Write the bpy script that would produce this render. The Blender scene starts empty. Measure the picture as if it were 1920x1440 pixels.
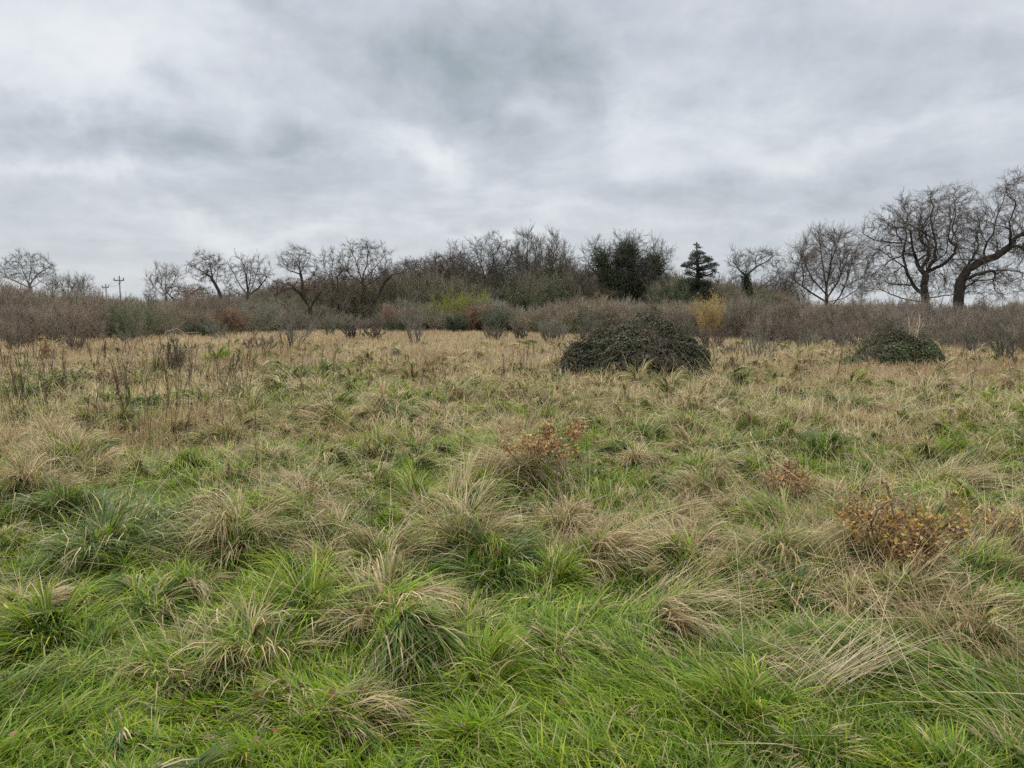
import bpy, math, random
import numpy as np

# ------------------------------------------------------------------ camera, world, sun, exposure
SC = bpy.context.scene
COL = SC.collection
H_EYE = 1.6
F_PX = 1442.0                      # focal length in pixels of the 1920 wide photograph
PITCH = math.atan(130 / F_PX)
cam_d = bpy.data.cameras.new('camera')
cam = bpy.data.objects.new('camera', cam_d)
COL.objects.link(cam)
cam.location = (0, 0, H_EYE)
cam.rotation_euler = (math.pi / 2 - PITCH, 0, 0)
cam_d.sensor_width = 36.0
cam_d.lens = 36.0 * F_PX / 1920
cam_d.clip_start = 0.05
cam_d.clip_end = 6000
SC.camera = cam

SC.view_settings.view_transform = 'Standard'
SC.view_settings.look = 'None'
SC.view_settings.gamma = 1
SC.view_settings.exposure = 0.0
SC.view_settings.use_curve_mapping = False
SC.cycles.max_bounces = 5
SC.cycles.diffuse_bounces = 3
SC.cycles.glossy_bounces = 1
SC.cycles.transmission_bounces = 2
SC.cycles.transparent_max_bounces = 4
SC.cycles.use_denoising = False

SUN_EL, SUN_AZ = math.radians(48), math.radians(-35)     # high behind the cloud, ahead and left
sun_d = bpy.data.lights.new('sun', 'SUN')
sun_d.energy = 1.5
sun_d.angle = math.radians(25)
sun_d.color = (1.0, 0.95, 0.86)
sun = bpy.data.objects.new('sun', sun_d)
COL.objects.link(sun)
sun.rotation_euler = (math.pi / 2 - SUN_EL, 0, math.pi - SUN_AZ)

world = bpy.data.worlds.new("World")
SC.world = world
world.use_nodes = True
wt = world.node_tree
wt.nodes.clear()


class NT:
    """small helper to write node maths"""
    def __init__(s, tree): s.t = tree
    def n(s, typ, **kw):
        nd = s.t.nodes.new(typ)
        for k, v in kw.items(): setattr(nd, k, v)
        return nd
    def put(s, sock, v):
        if isinstance(v, bpy.types.NodeSocket): s.t.links.new(v, sock)
        else: sock.default_value = v
    def m(s, op, a, b=None, c=None, clamp=False):
        nd = s.n('ShaderNodeMath', operation=op, use_clamp=clamp)
        s.put(nd.inputs[0], a)
        if b is not None: s.put(nd.inputs[1], b)
        if c is not None: s.put(nd.inputs[2], c)
        return nd.outputs[0]
    def vm(s, op, a, b=None, scale=None):
        nd = s.n('ShaderNodeVectorMath', operation=op)
        s.put(nd.inputs[0], a)
        if b is not None: s.put(nd.inputs[1], b)
        if scale is not None: s.put(nd.inputs['Scale'], scale)
        return nd.outputs[0]
    def noise(s, vec, scale, detail=4, rough=0.5, out='Fac', dist=0.0):
        nd = s.n('ShaderNodeTexNoise')
        s.put(nd.inputs['Vector'], vec)
        nd.inputs['Scale'].default_value = scale
        nd.inputs['Detail'].default_value = detail
        nd.inputs['Roughness'].default_value = rough
        nd.inputs['Distortion'].default_value = dist
        return nd.outputs[out]
    def ramp(s, fac, stops, interp='LINEAR'):
        nd = s.n('ShaderNodeValToRGB')
        cr = nd.color_ramp
        cr.interpolation = interp
        while len(cr.elements) > 1: cr.elements.remove(cr.elements[-1])
        cr.elements[0].position = stops[0][0]
        cr.elements[0].color = (*stops[0][1], 1)
        for p, c in stops[1:]:
            e = cr.elements.new(p)
            e.color = (*c, 1)
        s.put(nd.inputs[0], fac)
        return nd.outputs[0]
    def mix(s, fac, a, b, blend='MIX'):
        nd = s.n('ShaderNodeMix', data_type='RGBA', blend_type=blend)
        s.put(nd.inputs[0], fac)
        s.put(nd.inputs[6], a if isinstance(a, bpy.types.NodeSocket) else (*a, 1))
        s.put(nd.inputs[7], b if isinstance(b, bpy.types.NodeSocket) else (*b, 1))
        return nd.outputs[2]


def srgb(r, g, b):
    f = lambda c: c / 12.92 if c <= 0.04045 else ((c + 0.055) / 1.055) ** 2.4
    return (f(r / 255), f(g / 255), f(b / 255))


def px_angles(px, py):
    """a point of the sky named by where it stands in the view -> azimuth, elevation"""
    cp, sp = math.cos(PITCH), math.sin(PITCH)
    a, b = (px - 960) / F_PX, -(py - 720) / F_PX
    x, y, z = a, cp + b * sp, -sp + b * cp
    return math.atan2(x, y), math.atan2(z, math.hypot(x, y))


def build_sky():
    N = NT(wt)
    d = N.n('ShaderNodeTexCoord').outputs['Generated']
    sx = N.n('ShaderNodeSeparateXYZ')
    wt.links.new(d, sx.inputs[0])
    X, Y, Z = sx.outputs
    up = N.m('ADD', N.m('MAXIMUM', Z, 0.0), 0.26)
    comb = N.n('ShaderNodeCombineXYZ')
    N.put(comb.inputs[0], N.m('DIVIDE', X, up))
    N.put(comb.inputs[1], N.m('DIVIDE', Y, up))
    P = comb.outputs[0]
    # soft billows on the cloud deck
    n_warp = N.noise(P, 1.1, 3, 0.55, out='Color')
    Pw = N.vm('ADD', P, N.vm('SCALE', N.vm('SUBTRACT', n_warp, (0.5, 0.5, 0.5)), scale=0.55))
    n1 = N.noise(Pw, 1.6, 6, 0.52)
    n2 = N.noise(N.vm('ADD', Pw, (7.3, 2.1, 0)), 5.5, 7, 0.6)
    # direction as azimuth / elevation, slightly warped so that no cloud has a clean outline
    az = N.m('ARCTAN2', X, Y)
    el = N.m('ARCSINE', Z)
    nw = N.noise(d, 5.5, 5, 0.58, out='Color')
    sw = N.n('ShaderNodeSeparateColor')
    wt.links.new(nw, sw.inputs[0])
    az = N.m('ADD', az, N.m('MULTIPLY', N.m('SUBTRACT', sw.outputs[0], 0.5), 0.24))
    el = N.m('ADD', el, N.m('MULTIPLY', N.m('SUBTRACT', sw.outputs[1], 0.5), 0.16))

    def blob(px, py, rx, ry, rot=0.0):
        a0, e0 = px_angles(px, py)
        u = N.m('SUBTRACT', az, a0)
        v = N.m('SUBTRACT', el, e0)
        c, s = math.cos(math.radians(rot)), math.sin(math.radians(rot))
        uu = N.m('DIVIDE', N.m('ADD', N.m('MULTIPLY', u, c), N.m('MULTIPLY', v, s)), rx / F_PX)
        vv = N.m('DIVIDE', N.m('SUBTRACT', N.m('MULTIPLY', v, c), N.m('MULTIPLY', u, s)), ry / F_PX)
        q = N.m('ADD', N.m('MULTIPLY', uu, uu), N.m('MULTIPLY', vv, vv))
        return N.m('EXPONENT', N.m('MULTIPLY', q, -1.0))

    blobs = [  # px, py, rx, ry, rotation, weight (dark < 0 < bright)
        (960, 110, 230, 105, 0, -1.0), (1060, 190, 110, 75, -30, -0.55), (800, 130, 150, 60, -25, -0.35),
        (350, 185, 110, 55, -20, -0.75), (180, 250, 220, 36, 0, -0.65), (390, 290, 190, 36, -8, -0.7),
        (560, 265, 80, 38, -30, -0.6), (330, 362, 240, 26, 0, -0.65), (540, 60, 260, 34, -32, -0.45),
        (1230, 350, 190, 50, 0, -0.45), (1600, 350, 200, 60, 0, -0.5), (1790, 80, 150, 80, 0, -0.6),
        (1900, 20, 80, 30, 0, 0.4), (720, 370, 170, 45, -10, -0.35), (90, 400, 160, 30, 0, -0.35), (1400, 440, 90, 30, 0, -0.35),
        (210, 470, 180, 26, 0, -0.35), (930, 280, 90, 50, -25, -0.45), (1640, 210, 120, 30, 0, -0.3),
        (150, 95, 190, 85, 0, 0.95), (350, 130, 60, 30, -40, 0.3), (780, 300, 70, 30, -22, 0.95), (1170, 190, 70, 110, 20, 0.6),
        (1260, 240, 150, 50, 0, 0.5), (470, 432, 170, 18, -6, 0.75), (860, 440, 190, 18, 0, 0.6), (1060, 395, 200, 13, -4, 0.5),
        (475, 215, 32, 75, 30, 0.35), (20, 280, 60, 22, -20, 0.4), (180, 312, 100, 14, 0, 0.45), (1650, 250, 230, 26, 4, 0.5),
        (970, 240, 45, 32, -30, 0.5), (1350, 300, 190, 40, 0, 0.35), (1440, 55, 200, 50, 0, 0.15), (690, 200, 40, 20, 0, 0.3),
        (590, 312, 50, 14, 0, 0.4), (1000, 420, 70, 26, 0, 0.5),
    ]
    tot = None
    for (px, py, rx, ry, ro, w) in blobs:
        b = N.m('MULTIPLY', blob(px, py, rx, ry, ro), w)
        tot = b if tot is None else N.m('ADD', tot, b)
    n3 = N.noise(d, 9.0, 7, 0.62, dist=0.5)
    val = N.m('ADD', N.m('MULTIPLY', tot, 0.40), 0.545)
    val = N.m('ADD', val, N.m('MULTIPLY', N.m('SUBTRACT', n1, 0.5), 0.85))
    val = N.m('ADD', val, N.m('MULTIPLY', N.m('SUBTRACT', n2, 0.5), 0.68))
    val = N.m('ADD', val, N.m('MULTIPLY', N.m('SUBTRACT', n3, 0.5), 0.55))
    colr = N.ramp(val, [(0.0, srgb(160, 171, 178)), (0.2, srgb(180, 188, 196)), (0.42, srgb(198, 204, 213)),
                        (0.58, srgb(210, 215, 222)), (0.75, srgb(221, 227, 232)), (1.0, srgb(235, 239, 242))])
    # warmer, flatter light low in the sky; the deck is brightest overhead, as under any overcast
    elr = N.m('ARCSINE', Z)
    low = N.m('SUBTRACT', 1.0, N.m('DIVIDE', elr, 0.22, clamp=True), clamp=True)
    colr = N.mix(N.m('MULTIPLY', low, 0.35), colr, srgb(212, 218, 217))
    zen = N.n('ShaderNodeMapRange', interpolation_type='SMOOTHSTEP')
    N.put(zen.inputs['Value'], elr)
    zen.inputs['From Min'].default_value = math.radians(30)
    zen.inputs['From Max'].default_value = math.radians(62)
    zen.inputs['To Min'].default_value = 1.0
    zen.inputs['To Max'].default_value = ZENITH
    colr = N.vm('SCALE', colr, scale=zen.outputs[0])
    bg = N.n('ShaderNodeBackground')
    wt.links.new(colr, bg.inputs[0])
    bg.inputs[1].default_value = 1.0
    sky = N.n('ShaderNodeTexSky', sky_type='NISHITA')
    sky.sun_disc = False
    sky.sun_elevation = SUN_EL
    sky.sun_rotation = SUN_AZ
    bg2 = N.n('ShaderNodeBackground')
    wt.links.new(sky.outputs[0], bg2.inputs[0])
    bg2.inputs[1].default_value = 0.1
    mx = N.n('ShaderNodeMixShader')
    mx.inputs[0].default_value = 0.06
    wt.links.new(bg.outputs[0], mx.inputs[1])
    wt.links.new(bg2.outputs[0], mx.inputs[2])
    out = N.n('ShaderNodeOutputWorld')
    wt.links.new(mx.outputs[0], out.inputs[0])


ZENITH = 3.7
build_sky()

# ------------------------------------------------------------------ helpers
rng = np.random.default_rng(7)
f32 = np.float32


def tag(o, label=None, cat=None, group=None, kind=None):
    if label: o['label'] = label
    if cat: o['category'] = cat
    if group: o['group'] = group
    if kind: o['kind'] = kind
    return o


def empty(name, loc, label, cat, group=None):
    o = bpy.data.objects.new(name, None)
    COL.objects.link(o)
    o.location = loc
    o.empty_display_size = 0.1
    return tag(o, label, cat, group)


def ray(px, py, Y):
    """the point of the place seen at photo pixel (px, py) that stands Y metres ahead"""
    cp, sp = math.cos(PITCH), math.sin(PITCH)
    a, b = (px - 960) / F_PX, -(py - 720) / F_PX
    dy = cp + b * sp
    return np.array([a / dy * Y, Y, H_EYE + (-sp + b * cp) / dy * Y])


def gnd(px, py):
    """the point of level ground seen at a photo pixel"""
    cp, sp = math.cos(PITCH), math.sin(PITCH)
    a, b = (px - 960) / F_PX, -(py - 720) / F_PX
    dy, dz = cp + b * sp, -sp + b * cp
    t = -H_EYE / dz
    return np.array([a * t, dy * t])


class Geo:
    """collects triangles with a colour per vertex"""
    def __init__(s): s.v, s.f, s.c, s.n = [], [], [], 0
    def add(s, v, f, c):
        v = np.asarray(v, f32).reshape(-1, 3)
        if len(v) == 0: return
        f = np.asarray(f, np.int64).reshape(-1, 3)
        c = np.asarray(c, f32)
        if c.ndim == 1: c = np.broadcast_to(c, (len(v), 3))
        s.v.append(v); s.f.append(f + s.n); s.c.append(c.reshape(-1, 3)); s.n += len(v)
    def merge(s):
        return np.concatenate(s.v), np.concatenate(s.f), np.concatenate(s.c)
    def build(s, name, mat, parent=None, origin=None, smooth=False, link=True):
        v, f, c = s.merge()
        if origin is not None: v = v - np.asarray(origin, f32)
        me = bpy.data.meshes.new(name)
        me.vertices.add(len(v)); me.loops.add(len(f) * 3); me.polygons.add(len(f))
        me.vertices.foreach_set('co', v.ravel().astype(f32))
        me.loops.foreach_set('vertex_index', f.ravel().astype(np.int32))
        me.polygons.foreach_set('loop_start', np.arange(0, len(f) * 3, 3, dtype=np.int32))
        if smooth: me.polygons.foreach_set('use_smooth', np.ones(len(f), bool))
        a = me.color_attributes.new('tint', 'FLOAT_COLOR', 'POINT')
        c4 = np.ones((len(v), 4), f32); c4[:, :3] = c
        a.data.foreach_set('color', c4.ravel())
        me.update(calc_edges=True)
        me.materials.append(mat)
        o = bpy.data.objects.new(name, me)
        if link: COL.objects.link(o)
        if parent is not None: o.parent = parent
        elif origin is not None: o.location = origin
        return o


def vnoise(x, y, seed=0):
    xi, yi = np.floor(x).astype(np.int64), np.floor(y).astype(np.int64)
    fx, fy = x - xi, y - yi
    fx, fy = fx * fx * (3 - 2 * fx), fy * fy * (3 - 2 * fy)
    def h(a, b):
        n = (a * 374761393 + b * 668265263 + seed * 974634777) & 0x7fffffff
        n = ((n ^ (n >> 13)) * 1274126177) & 0x7fffffff
        return ((n ^ (n >> 16)) & 0xffff) / 65535.0
    return (h(xi, yi) * (1 - fx) + h(xi + 1, yi) * fx) * (1 - fy) + (h(xi, yi + 1) * (1 - fx) + h(xi + 1, yi + 1) * fx) * fy


def fbm(x, y, s, oct=3, seed=0):
    v, a, t = 0, 1, 0
    for k in range(oct):
        v = v + a * vnoise(x / s * 2 ** k + 31.7 * k, y / s * 2 ** k - 17.3 * k, seed + k)
        t += a; a *= 0.55
    return v / t


def smooth(a, b, x):
    t = np.clip((x - a) / (b - a), 0, 1)
    return t * t * (3 - 2 * t)


def unit(v): return v / (np.linalg.norm(v, axis=-1, keepdims=True) + 1e-9)


# ------------------------------------------------------------------ materials
def surf_mat(name, rough=0.6, spec=0.3, transl=0.0, var=0.0, noise_amt=0.0, noise_scale=8.0, hue=0.0):
    m = bpy.data.materials.new(name)
    m.use_nodes = True
    t = m.node_tree
    N = NT(t)
    t.nodes.clear()
    at = N.n('ShaderNodeAttribute', attribute_name='tint').outputs['Color']
    col = at
    if var:
        r = N.n('ShaderNodeObjectInfo').outputs['Random']
        hs = N.n('ShaderNodeHueSaturation')
        t.links.new(col, hs.inputs['Color'])
        N.put(hs.inputs['Value'], N.m('ADD', 1 - var, N.m('MULTIPLY', r, 2 * var)))
        N.put(hs.inputs['Hue'], N.m('ADD', 0.5 - hue, N.m('MULTIPLY', N.m('FRACT', N.m('MULTIPLY', r, 7.31)), 2 * hue)))
        col = hs.outputs[0]
    if noise_amt:
        p = N.n('ShaderNodeNewGeometry').outputs['Position']
        n = N.noise(p, noise_scale, 4, 0.6)
        col = N.mix(noise_amt, col, N.ramp(n, [(0.3, (0.3, 0.3, 0.3)), (0.7, (1.5, 1.5, 1.5))]), 'MULTIPLY')
    b = N.n('ShaderNodeBsdfPrincipled')
    t.links.new(col, b.inputs['Base Color'])
    b.inputs['Roughness'].default_value = rough
    b.inputs['Specular IOR Level'].default_value = spec
    o = N.n('ShaderNodeOutputMaterial')
    if transl:
        tr = N.n('ShaderNodeBsdfTranslucent')
        t.links.new(col, tr.inputs[0])
        mx = N.n('ShaderNodeMixShader')
        mx.inputs[0].default_value = transl
        t.links.new(b.outputs[0], mx.inputs[1])
        t.links.new(tr.outputs[0], mx.inputs[2])
        t.links.new(mx.outputs[0], o.inputs[0])
    else:
        t.links.new(b.outputs[0], o.inputs[0])
    return m


M_GRASS = surf_mat('grass_blade', 0.5, 0.22, 0.33)
M_DRY = surf_mat('dry_stem', 0.6, 0.3, 0.18)
M_BARK = surf_mat('bark', 0.85, 0.2, 0, noise_amt=0.7, noise_scale=3.5)
M_TWIG = surf_mat('twig', 0.8, 0.2, 0)
M_SCRUB = surf_mat('scrub_twig', 0.8, 0.2, 0.1, var=0.22, hue=0.015)
M_LEAF = surf_mat('leaf', 0.5, 0.35, 0.25)
M_WOOD = surf_mat('weathered_pole', 0.8, 0.2, 0, noise_amt=0.3, noise_scale=2)


def soil_mat():
    m = bpy.data.materials.new('soil')
    m.use_nodes = True
    t = m.node_tree
    N = NT(t)
    b = t.nodes['Principled BSDF']
    p = N.n('ShaderNodeNewGeometry').outputs['Position']
    sp = N.n('ShaderNodeSeparateXYZ'); t.links.new(p, sp.inputs[0])
    n1 = N.noise(p, 0.35, 5, 0.6)
    n2 = N.noise(p, 9.0, 5, 0.65)
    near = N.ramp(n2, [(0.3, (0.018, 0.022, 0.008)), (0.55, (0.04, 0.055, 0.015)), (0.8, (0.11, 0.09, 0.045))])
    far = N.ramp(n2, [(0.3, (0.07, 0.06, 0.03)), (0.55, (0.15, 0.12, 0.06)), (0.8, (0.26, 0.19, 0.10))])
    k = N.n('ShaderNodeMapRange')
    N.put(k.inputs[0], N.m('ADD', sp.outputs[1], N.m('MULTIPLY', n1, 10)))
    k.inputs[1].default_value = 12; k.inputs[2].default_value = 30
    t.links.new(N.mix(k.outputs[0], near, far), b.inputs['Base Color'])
    b.inputs['Roughness'].default_value = 0.95
    b.inputs['Specular IOR Level'].default_value = 0.1
    return m


# ------------------------------------------------------------------ the lie of the ground
GX0, GX1, GY0, GY1, GS = -30.0, 30.0, -2.0, 46.0, 0.08
gx = np.arange(GX0, GX1 + GS, GS); gy = np.arange(GY0, GY1 + GS, GS)
GXX, GYY = np.meshgrid(gx, gy)
HM = 0.16 * (fbm(GXX, GYY, 2.6, 3, 3) - 0.5) + 0.20 * (fbm(GXX, GYY, 7.0, 2, 9) - 0.5) + 0.05 * (fbm(GXX, GYY, 0.6, 2, 19) - 0.5)
edge = smooth(0, 4, GX1 - np.abs(GXX)) * smooth(0, 4, GY1 - GYY) * smooth(-2, 1.0, GYY)
HM *= edge
HM[...] += 0.0


def hm(x, y):
    u = np.clip((x - GX0) / GS, 0, len(gx) - 1.001); v = np.clip((y - GY0) / GS, 0, len(gy) - 1.001)
    i, j = u.astype(np.int64), v.astype(np.int64)
    fx, fy = u - i, v - j
    z = (HM[j, i] * (1 - fx) + HM[j, i + 1] * fx) * (1 - fy) + (HM[j + 1, i] * (1 - fx) + HM[j + 1, i + 1] * fx) * fy
    inside = (x > GX0) & (x < GX1) & (y > GY0) & (y < GY1)
    return np.where(inside, z, 0.0)


def bump(x, y, r, h):
    i0, i1 = int((x - 3 * r - GX0) / GS), int((x + 3 * r - GX0) / GS) + 1
    j0, j1 = int((y - 3 * r - GY0) / GS), int((y + 3 * r - GY0) / GS) + 1
    i0, j0 = max(i0, 0), max(j0, 0)
    sub = HM[j0:j1, i0:i1]
    if sub.size == 0: return
    d2 = (GXX[j0:j1, i0:i1] - x) ** 2 + (GYY[j0:j1, i0:i1] - y) ** 2
    sub += h * np.exp(-d2 / (r * r))


# palettes, linear base colours
G_FRESH = np.array([0.235, 0.350, 0.016]); G_MID = np.array([0.145, 0.225, 0.018]); G_DARK = np.array([0.060, 0.105, 0.016])
G_BLUE = np.array([0.110, 0.175, 0.055]); G_YEL = np.array([0.42, 0.41, 0.04])
S_PALE = np.array([0.66, 0.53, 0.29]); S_MID = np.array([0.46, 0.335, 0.17]); S_BROWN = np.array([0.26, 0.155, 0.08]); S_RED = np.array([0.24, 0.11, 0.055])
S_GREY = np.array([0.42, 0.37, 0.25])


def pick(palette, weights, n, r):
    idx = r.choice(len(palette), n, p=np.array(weights) / np.sum(weights))
    c = np.array(palette)[idx]
    return c * (0.75 + 0.5 * r.random((n, 1)))


def blades(P, az, L, th0, dth, w, c0, c1, seg=3, daz=None, clampz=True, roll=0.5, r=rng, kink=0.12):
    """curved tapering blades: P base (N,3), azimuth, length, start lean, added lean, width, colours"""
    n = len(P)
    one = lambda a: np.broadcast_to(np.asarray(a, float), (n,)).copy()
    az, L, th0, dth, w = one(az), one(L), one(th0), one(dth), one(w)
    daz = (r.normal(0, 0.35, n) if daz is None else one(daz))
    pos = np.array(P, float)
    V = np.empty((n, 2 * seg + 1, 3), f32)
    ds = L / seg
    prof = {1: [1, 0], 2: [0.8, 0.8, 0], 3: [0.7, 1, 0.75, 0], 4: [0.7, 1, 0.9, 0.6, 0], 5: [0.7, 0.95, 1, 0.85, 0.5, 0]}[seg]
    ro = r.normal(0, roll, n)
    kn = (r.random(n) < kink); kat = r.integers(1, max(seg, 2), n); kth = r.uniform(0.4, 1.5, n); kaz = r.normal(0, 0.7, n)
    for k in range(seg + 1):
        th = th0 + dth * (k / seg) ** 1.2
        a = az + daz * k / seg
        on = kn & (k >= kat)
        th = np.where(on, th + kth, th); a = np.where(on, a + kaz, a)
        t = np.stack([np.sin(th) * np.cos(a), np.sin(th) * np.sin(a), np.cos(th)], 1)
        s = np.stack([-np.sin(a), np.cos(a), 0 * a], 1)
        nn = np.cross(t, s)
        side = s * np.cos(ro)[:, None] + nn * np.sin(ro)[:, None]
        if k < seg:
            V[:, 2 * k] = pos - side * (w * prof[k] / 2)[:, None]
            V[:, 2 * k + 1] = pos + side * (w * prof[k] / 2)[:, None]
        else:
            V[:, 2 * k] = pos
        pos = pos + t * ds[:, None]
        if clampz:
            g = hm(pos[:, 0], pos[:, 1]) + 0.012 + 0.03 * r.random(n)
            pos[:, 2] = np.maximum(pos[:, 2], g)
    F = []
    for k in range(seg - 1):
        a, b, c, d = 2 * k, 2 * k + 1, 2 * k + 2, 2 * k + 3
        F += [[a, b, d], [a, d, c]]
    F.append([2 * seg - 2, 2 * seg - 1, 2 * seg])
    F = np.array(F)[None] + (np.arange(n) * (2 * seg + 1))[:, None, None]
    tt = np.repeat(np.arange(seg + 1) / seg, 2)[:2 * seg + 1]
    C = c0[:, None, :] * (1 - tt[None, :, None]) + c1[:, None, :] * tt[None, :, None]
    return V, F, C.astype(f32)


def tubes(paths, r0, r1, sides=3, col=(0.1, 0.1, 0.1), col1=None):
    """paths (N,K,3) -> tapering tubes"""
    n, K, _ = paths.shape
    if n == 0: return np.zeros((0, 3)), np.zeros((0, 3)), np.zeros((0, 3))
    r0 = np.broadcast_to(np.asarray(r0, float), (n,)); r1 = np.broadcast_to(np.asarray(r1, float), (n,))
    T = np.gradient(paths, axis=1)
    T = unit(T)
    ref = np.array([0.31, 0.93, 0.17])
    A = unit(np.cross(T, ref)); B = np.cross(T, A)
    t = np.linspace(0, 1, K)
    R = r0[:, None] * (1 - t) + r1[:, None] * t
    ang = np.arange(sides) / sides * 2 * np.pi
    V = paths[:, :, None, :] + R[:, :, None, None] * (np.cos(ang)[:, None] * A[:, :, None, :] + np.sin(ang)[:, None] * B[:, :, None, :])
    F = []
    for k in range(K - 1):
        for s in range(sides):
            a, b = k * sides + s, k * sides + (s + 1) % sides
            F += [[a, b, b + sides], [a, b + sides, a + sides]]
    F = np.array(F)[None] + (np.arange(n) * K * sides)[:, None, None]
    col = np.broadcast_to(np.asarray(col, float), (n, 3)); c1 = col if col1 is None else np.broadcast_to(np.asarray(col1, float), (n, 3))
    C = col[:, None, None, :] * (1 - t[None, :, None, None]) + c1[:, None, None, :] * t[None, :, None, None]
    C = np.broadcast_to(C, (n, K, sides, 3))
    return V.reshape(-1, 3), F.reshape(-1, 3), C.reshape(-1, 3)


def leaves(P, size, cols, r=rng, flat=0.0, aspect=0.6, nrm=None):
    """rhombic leaves with a fold, random facing"""
    n = len(P)
    if n == 0: return np.zeros((0, 3)), np.zeros((0, 3)), np.zeros((0, 3))
    nr = r.normal(size=(n, 3)) + np.array([0, 0, flat])
    if nrm is not None: nr = nr * 0.55 + nrm
    nr = unit(nr)
    t = unit(np.cross(nr, r.normal(size=(n, 3))))
    s = np.cross(nr, t)
    sz = np.broadcast_to(np.asarray(size, float), (n,))[:, None] * (0.6 + 0.8 * r.random((n, 1)))
    V = np.stack([P - t * sz * .5, P + s * sz * aspect * .5 - nr * sz * .1, P + t * sz * .5 - nr * sz * 0.08, P - s * sz * aspect * .5 - nr * sz * .1], 1)
    F = np.array([[0, 1, 2], [0, 2, 3]])[None] + (np.arange(n) * 4)[:, None, None]
    C = np.repeat(cols, 4, axis=0)
    return V.reshape(-1, 3), F.reshape(-1, 3), C


def grow(start, d, L, seg, wob, upb, r):
    """wandering twigs: (N,3) starts, directions, lengths -> (N,seg+1,3)"""
    n = len(start)
    d = unit(np.array(d, float)); pos = np.array(start, float)
    out = np.empty((n, seg + 1, 3)); out[:, 0] = pos
    st = (np.broadcast_to(L, (n,)) / seg)[:, None]
    for k in range(seg):
        d = unit(d + r.normal(0, wob, (n, 3)) + np.array([0, 0, upb]))
        pos = pos + d * st
        out[:, k + 1] = pos
    return out


def side_twigs(paths, m, lo, hi, spread, L, seg, wob, upb, r, jitter=0.4):
    """m side twigs on each path between fractions lo and hi"""
    n, K, _ = paths.shape
    idx = np.repeat(np.arange(n), m)
    t = lo + (hi - lo) * r.random(n * m)
    u = t * (K - 1); i = np.minimum(u.astype(int), K - 2); f = (u - i)[:, None]
    p = paths[idx, i] * (1 - f) + paths[idx, i + 1] * f
    d = unit(paths[idx, i + 1] - paths[idx, i])
    d = unit(d + spread * unit(r.normal(size=(n * m, 3))))
    Ls = L * (1 - jitter + 2 * jitter * r.random(n * m)) * (1.15 - 0.6 * t)
    return grow(p, d, Ls, seg, wob, upb, r)

# ------------------------------------------------------------------ tussocks: named ones traced from the photograph, then the rest
# px, base py, half width px, height px, kind, lean azimuth (deg, None = even), label
KINDS = {
    'green': ([G_FRESH, G_MID, G_YEL, S_PALE], [5, 4, 1.5, 0.6], 0.10),
    'dark': ([G_MID, G_DARK, G_BLUE, S_PALE, S_MID], [4, 3, 2, 0.8, 0.6], 0.15),
    'blue': ([G_BLUE, G_MID, G_DARK, S_PALE], [6, 3, 2, 1.0], 0.12),
    'mixed': ([G_MID, G_FRESH, G_BLUE, S_PALE, S_MID, S_BROWN], [3, 2, 1.5, 3, 3, 1], 0.45),
    'straw': ([S_PALE, S_MID, S_GREY, S_BROWN, G_MID], [5, 5, 2, 1.2, 1.0], 0.6),
    'brown': ([S_MID, S_BROWN, S_RED, S_PALE, G_MID], [4, 4, 1.5, 1.5, 0.6], 0.6),
}
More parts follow.
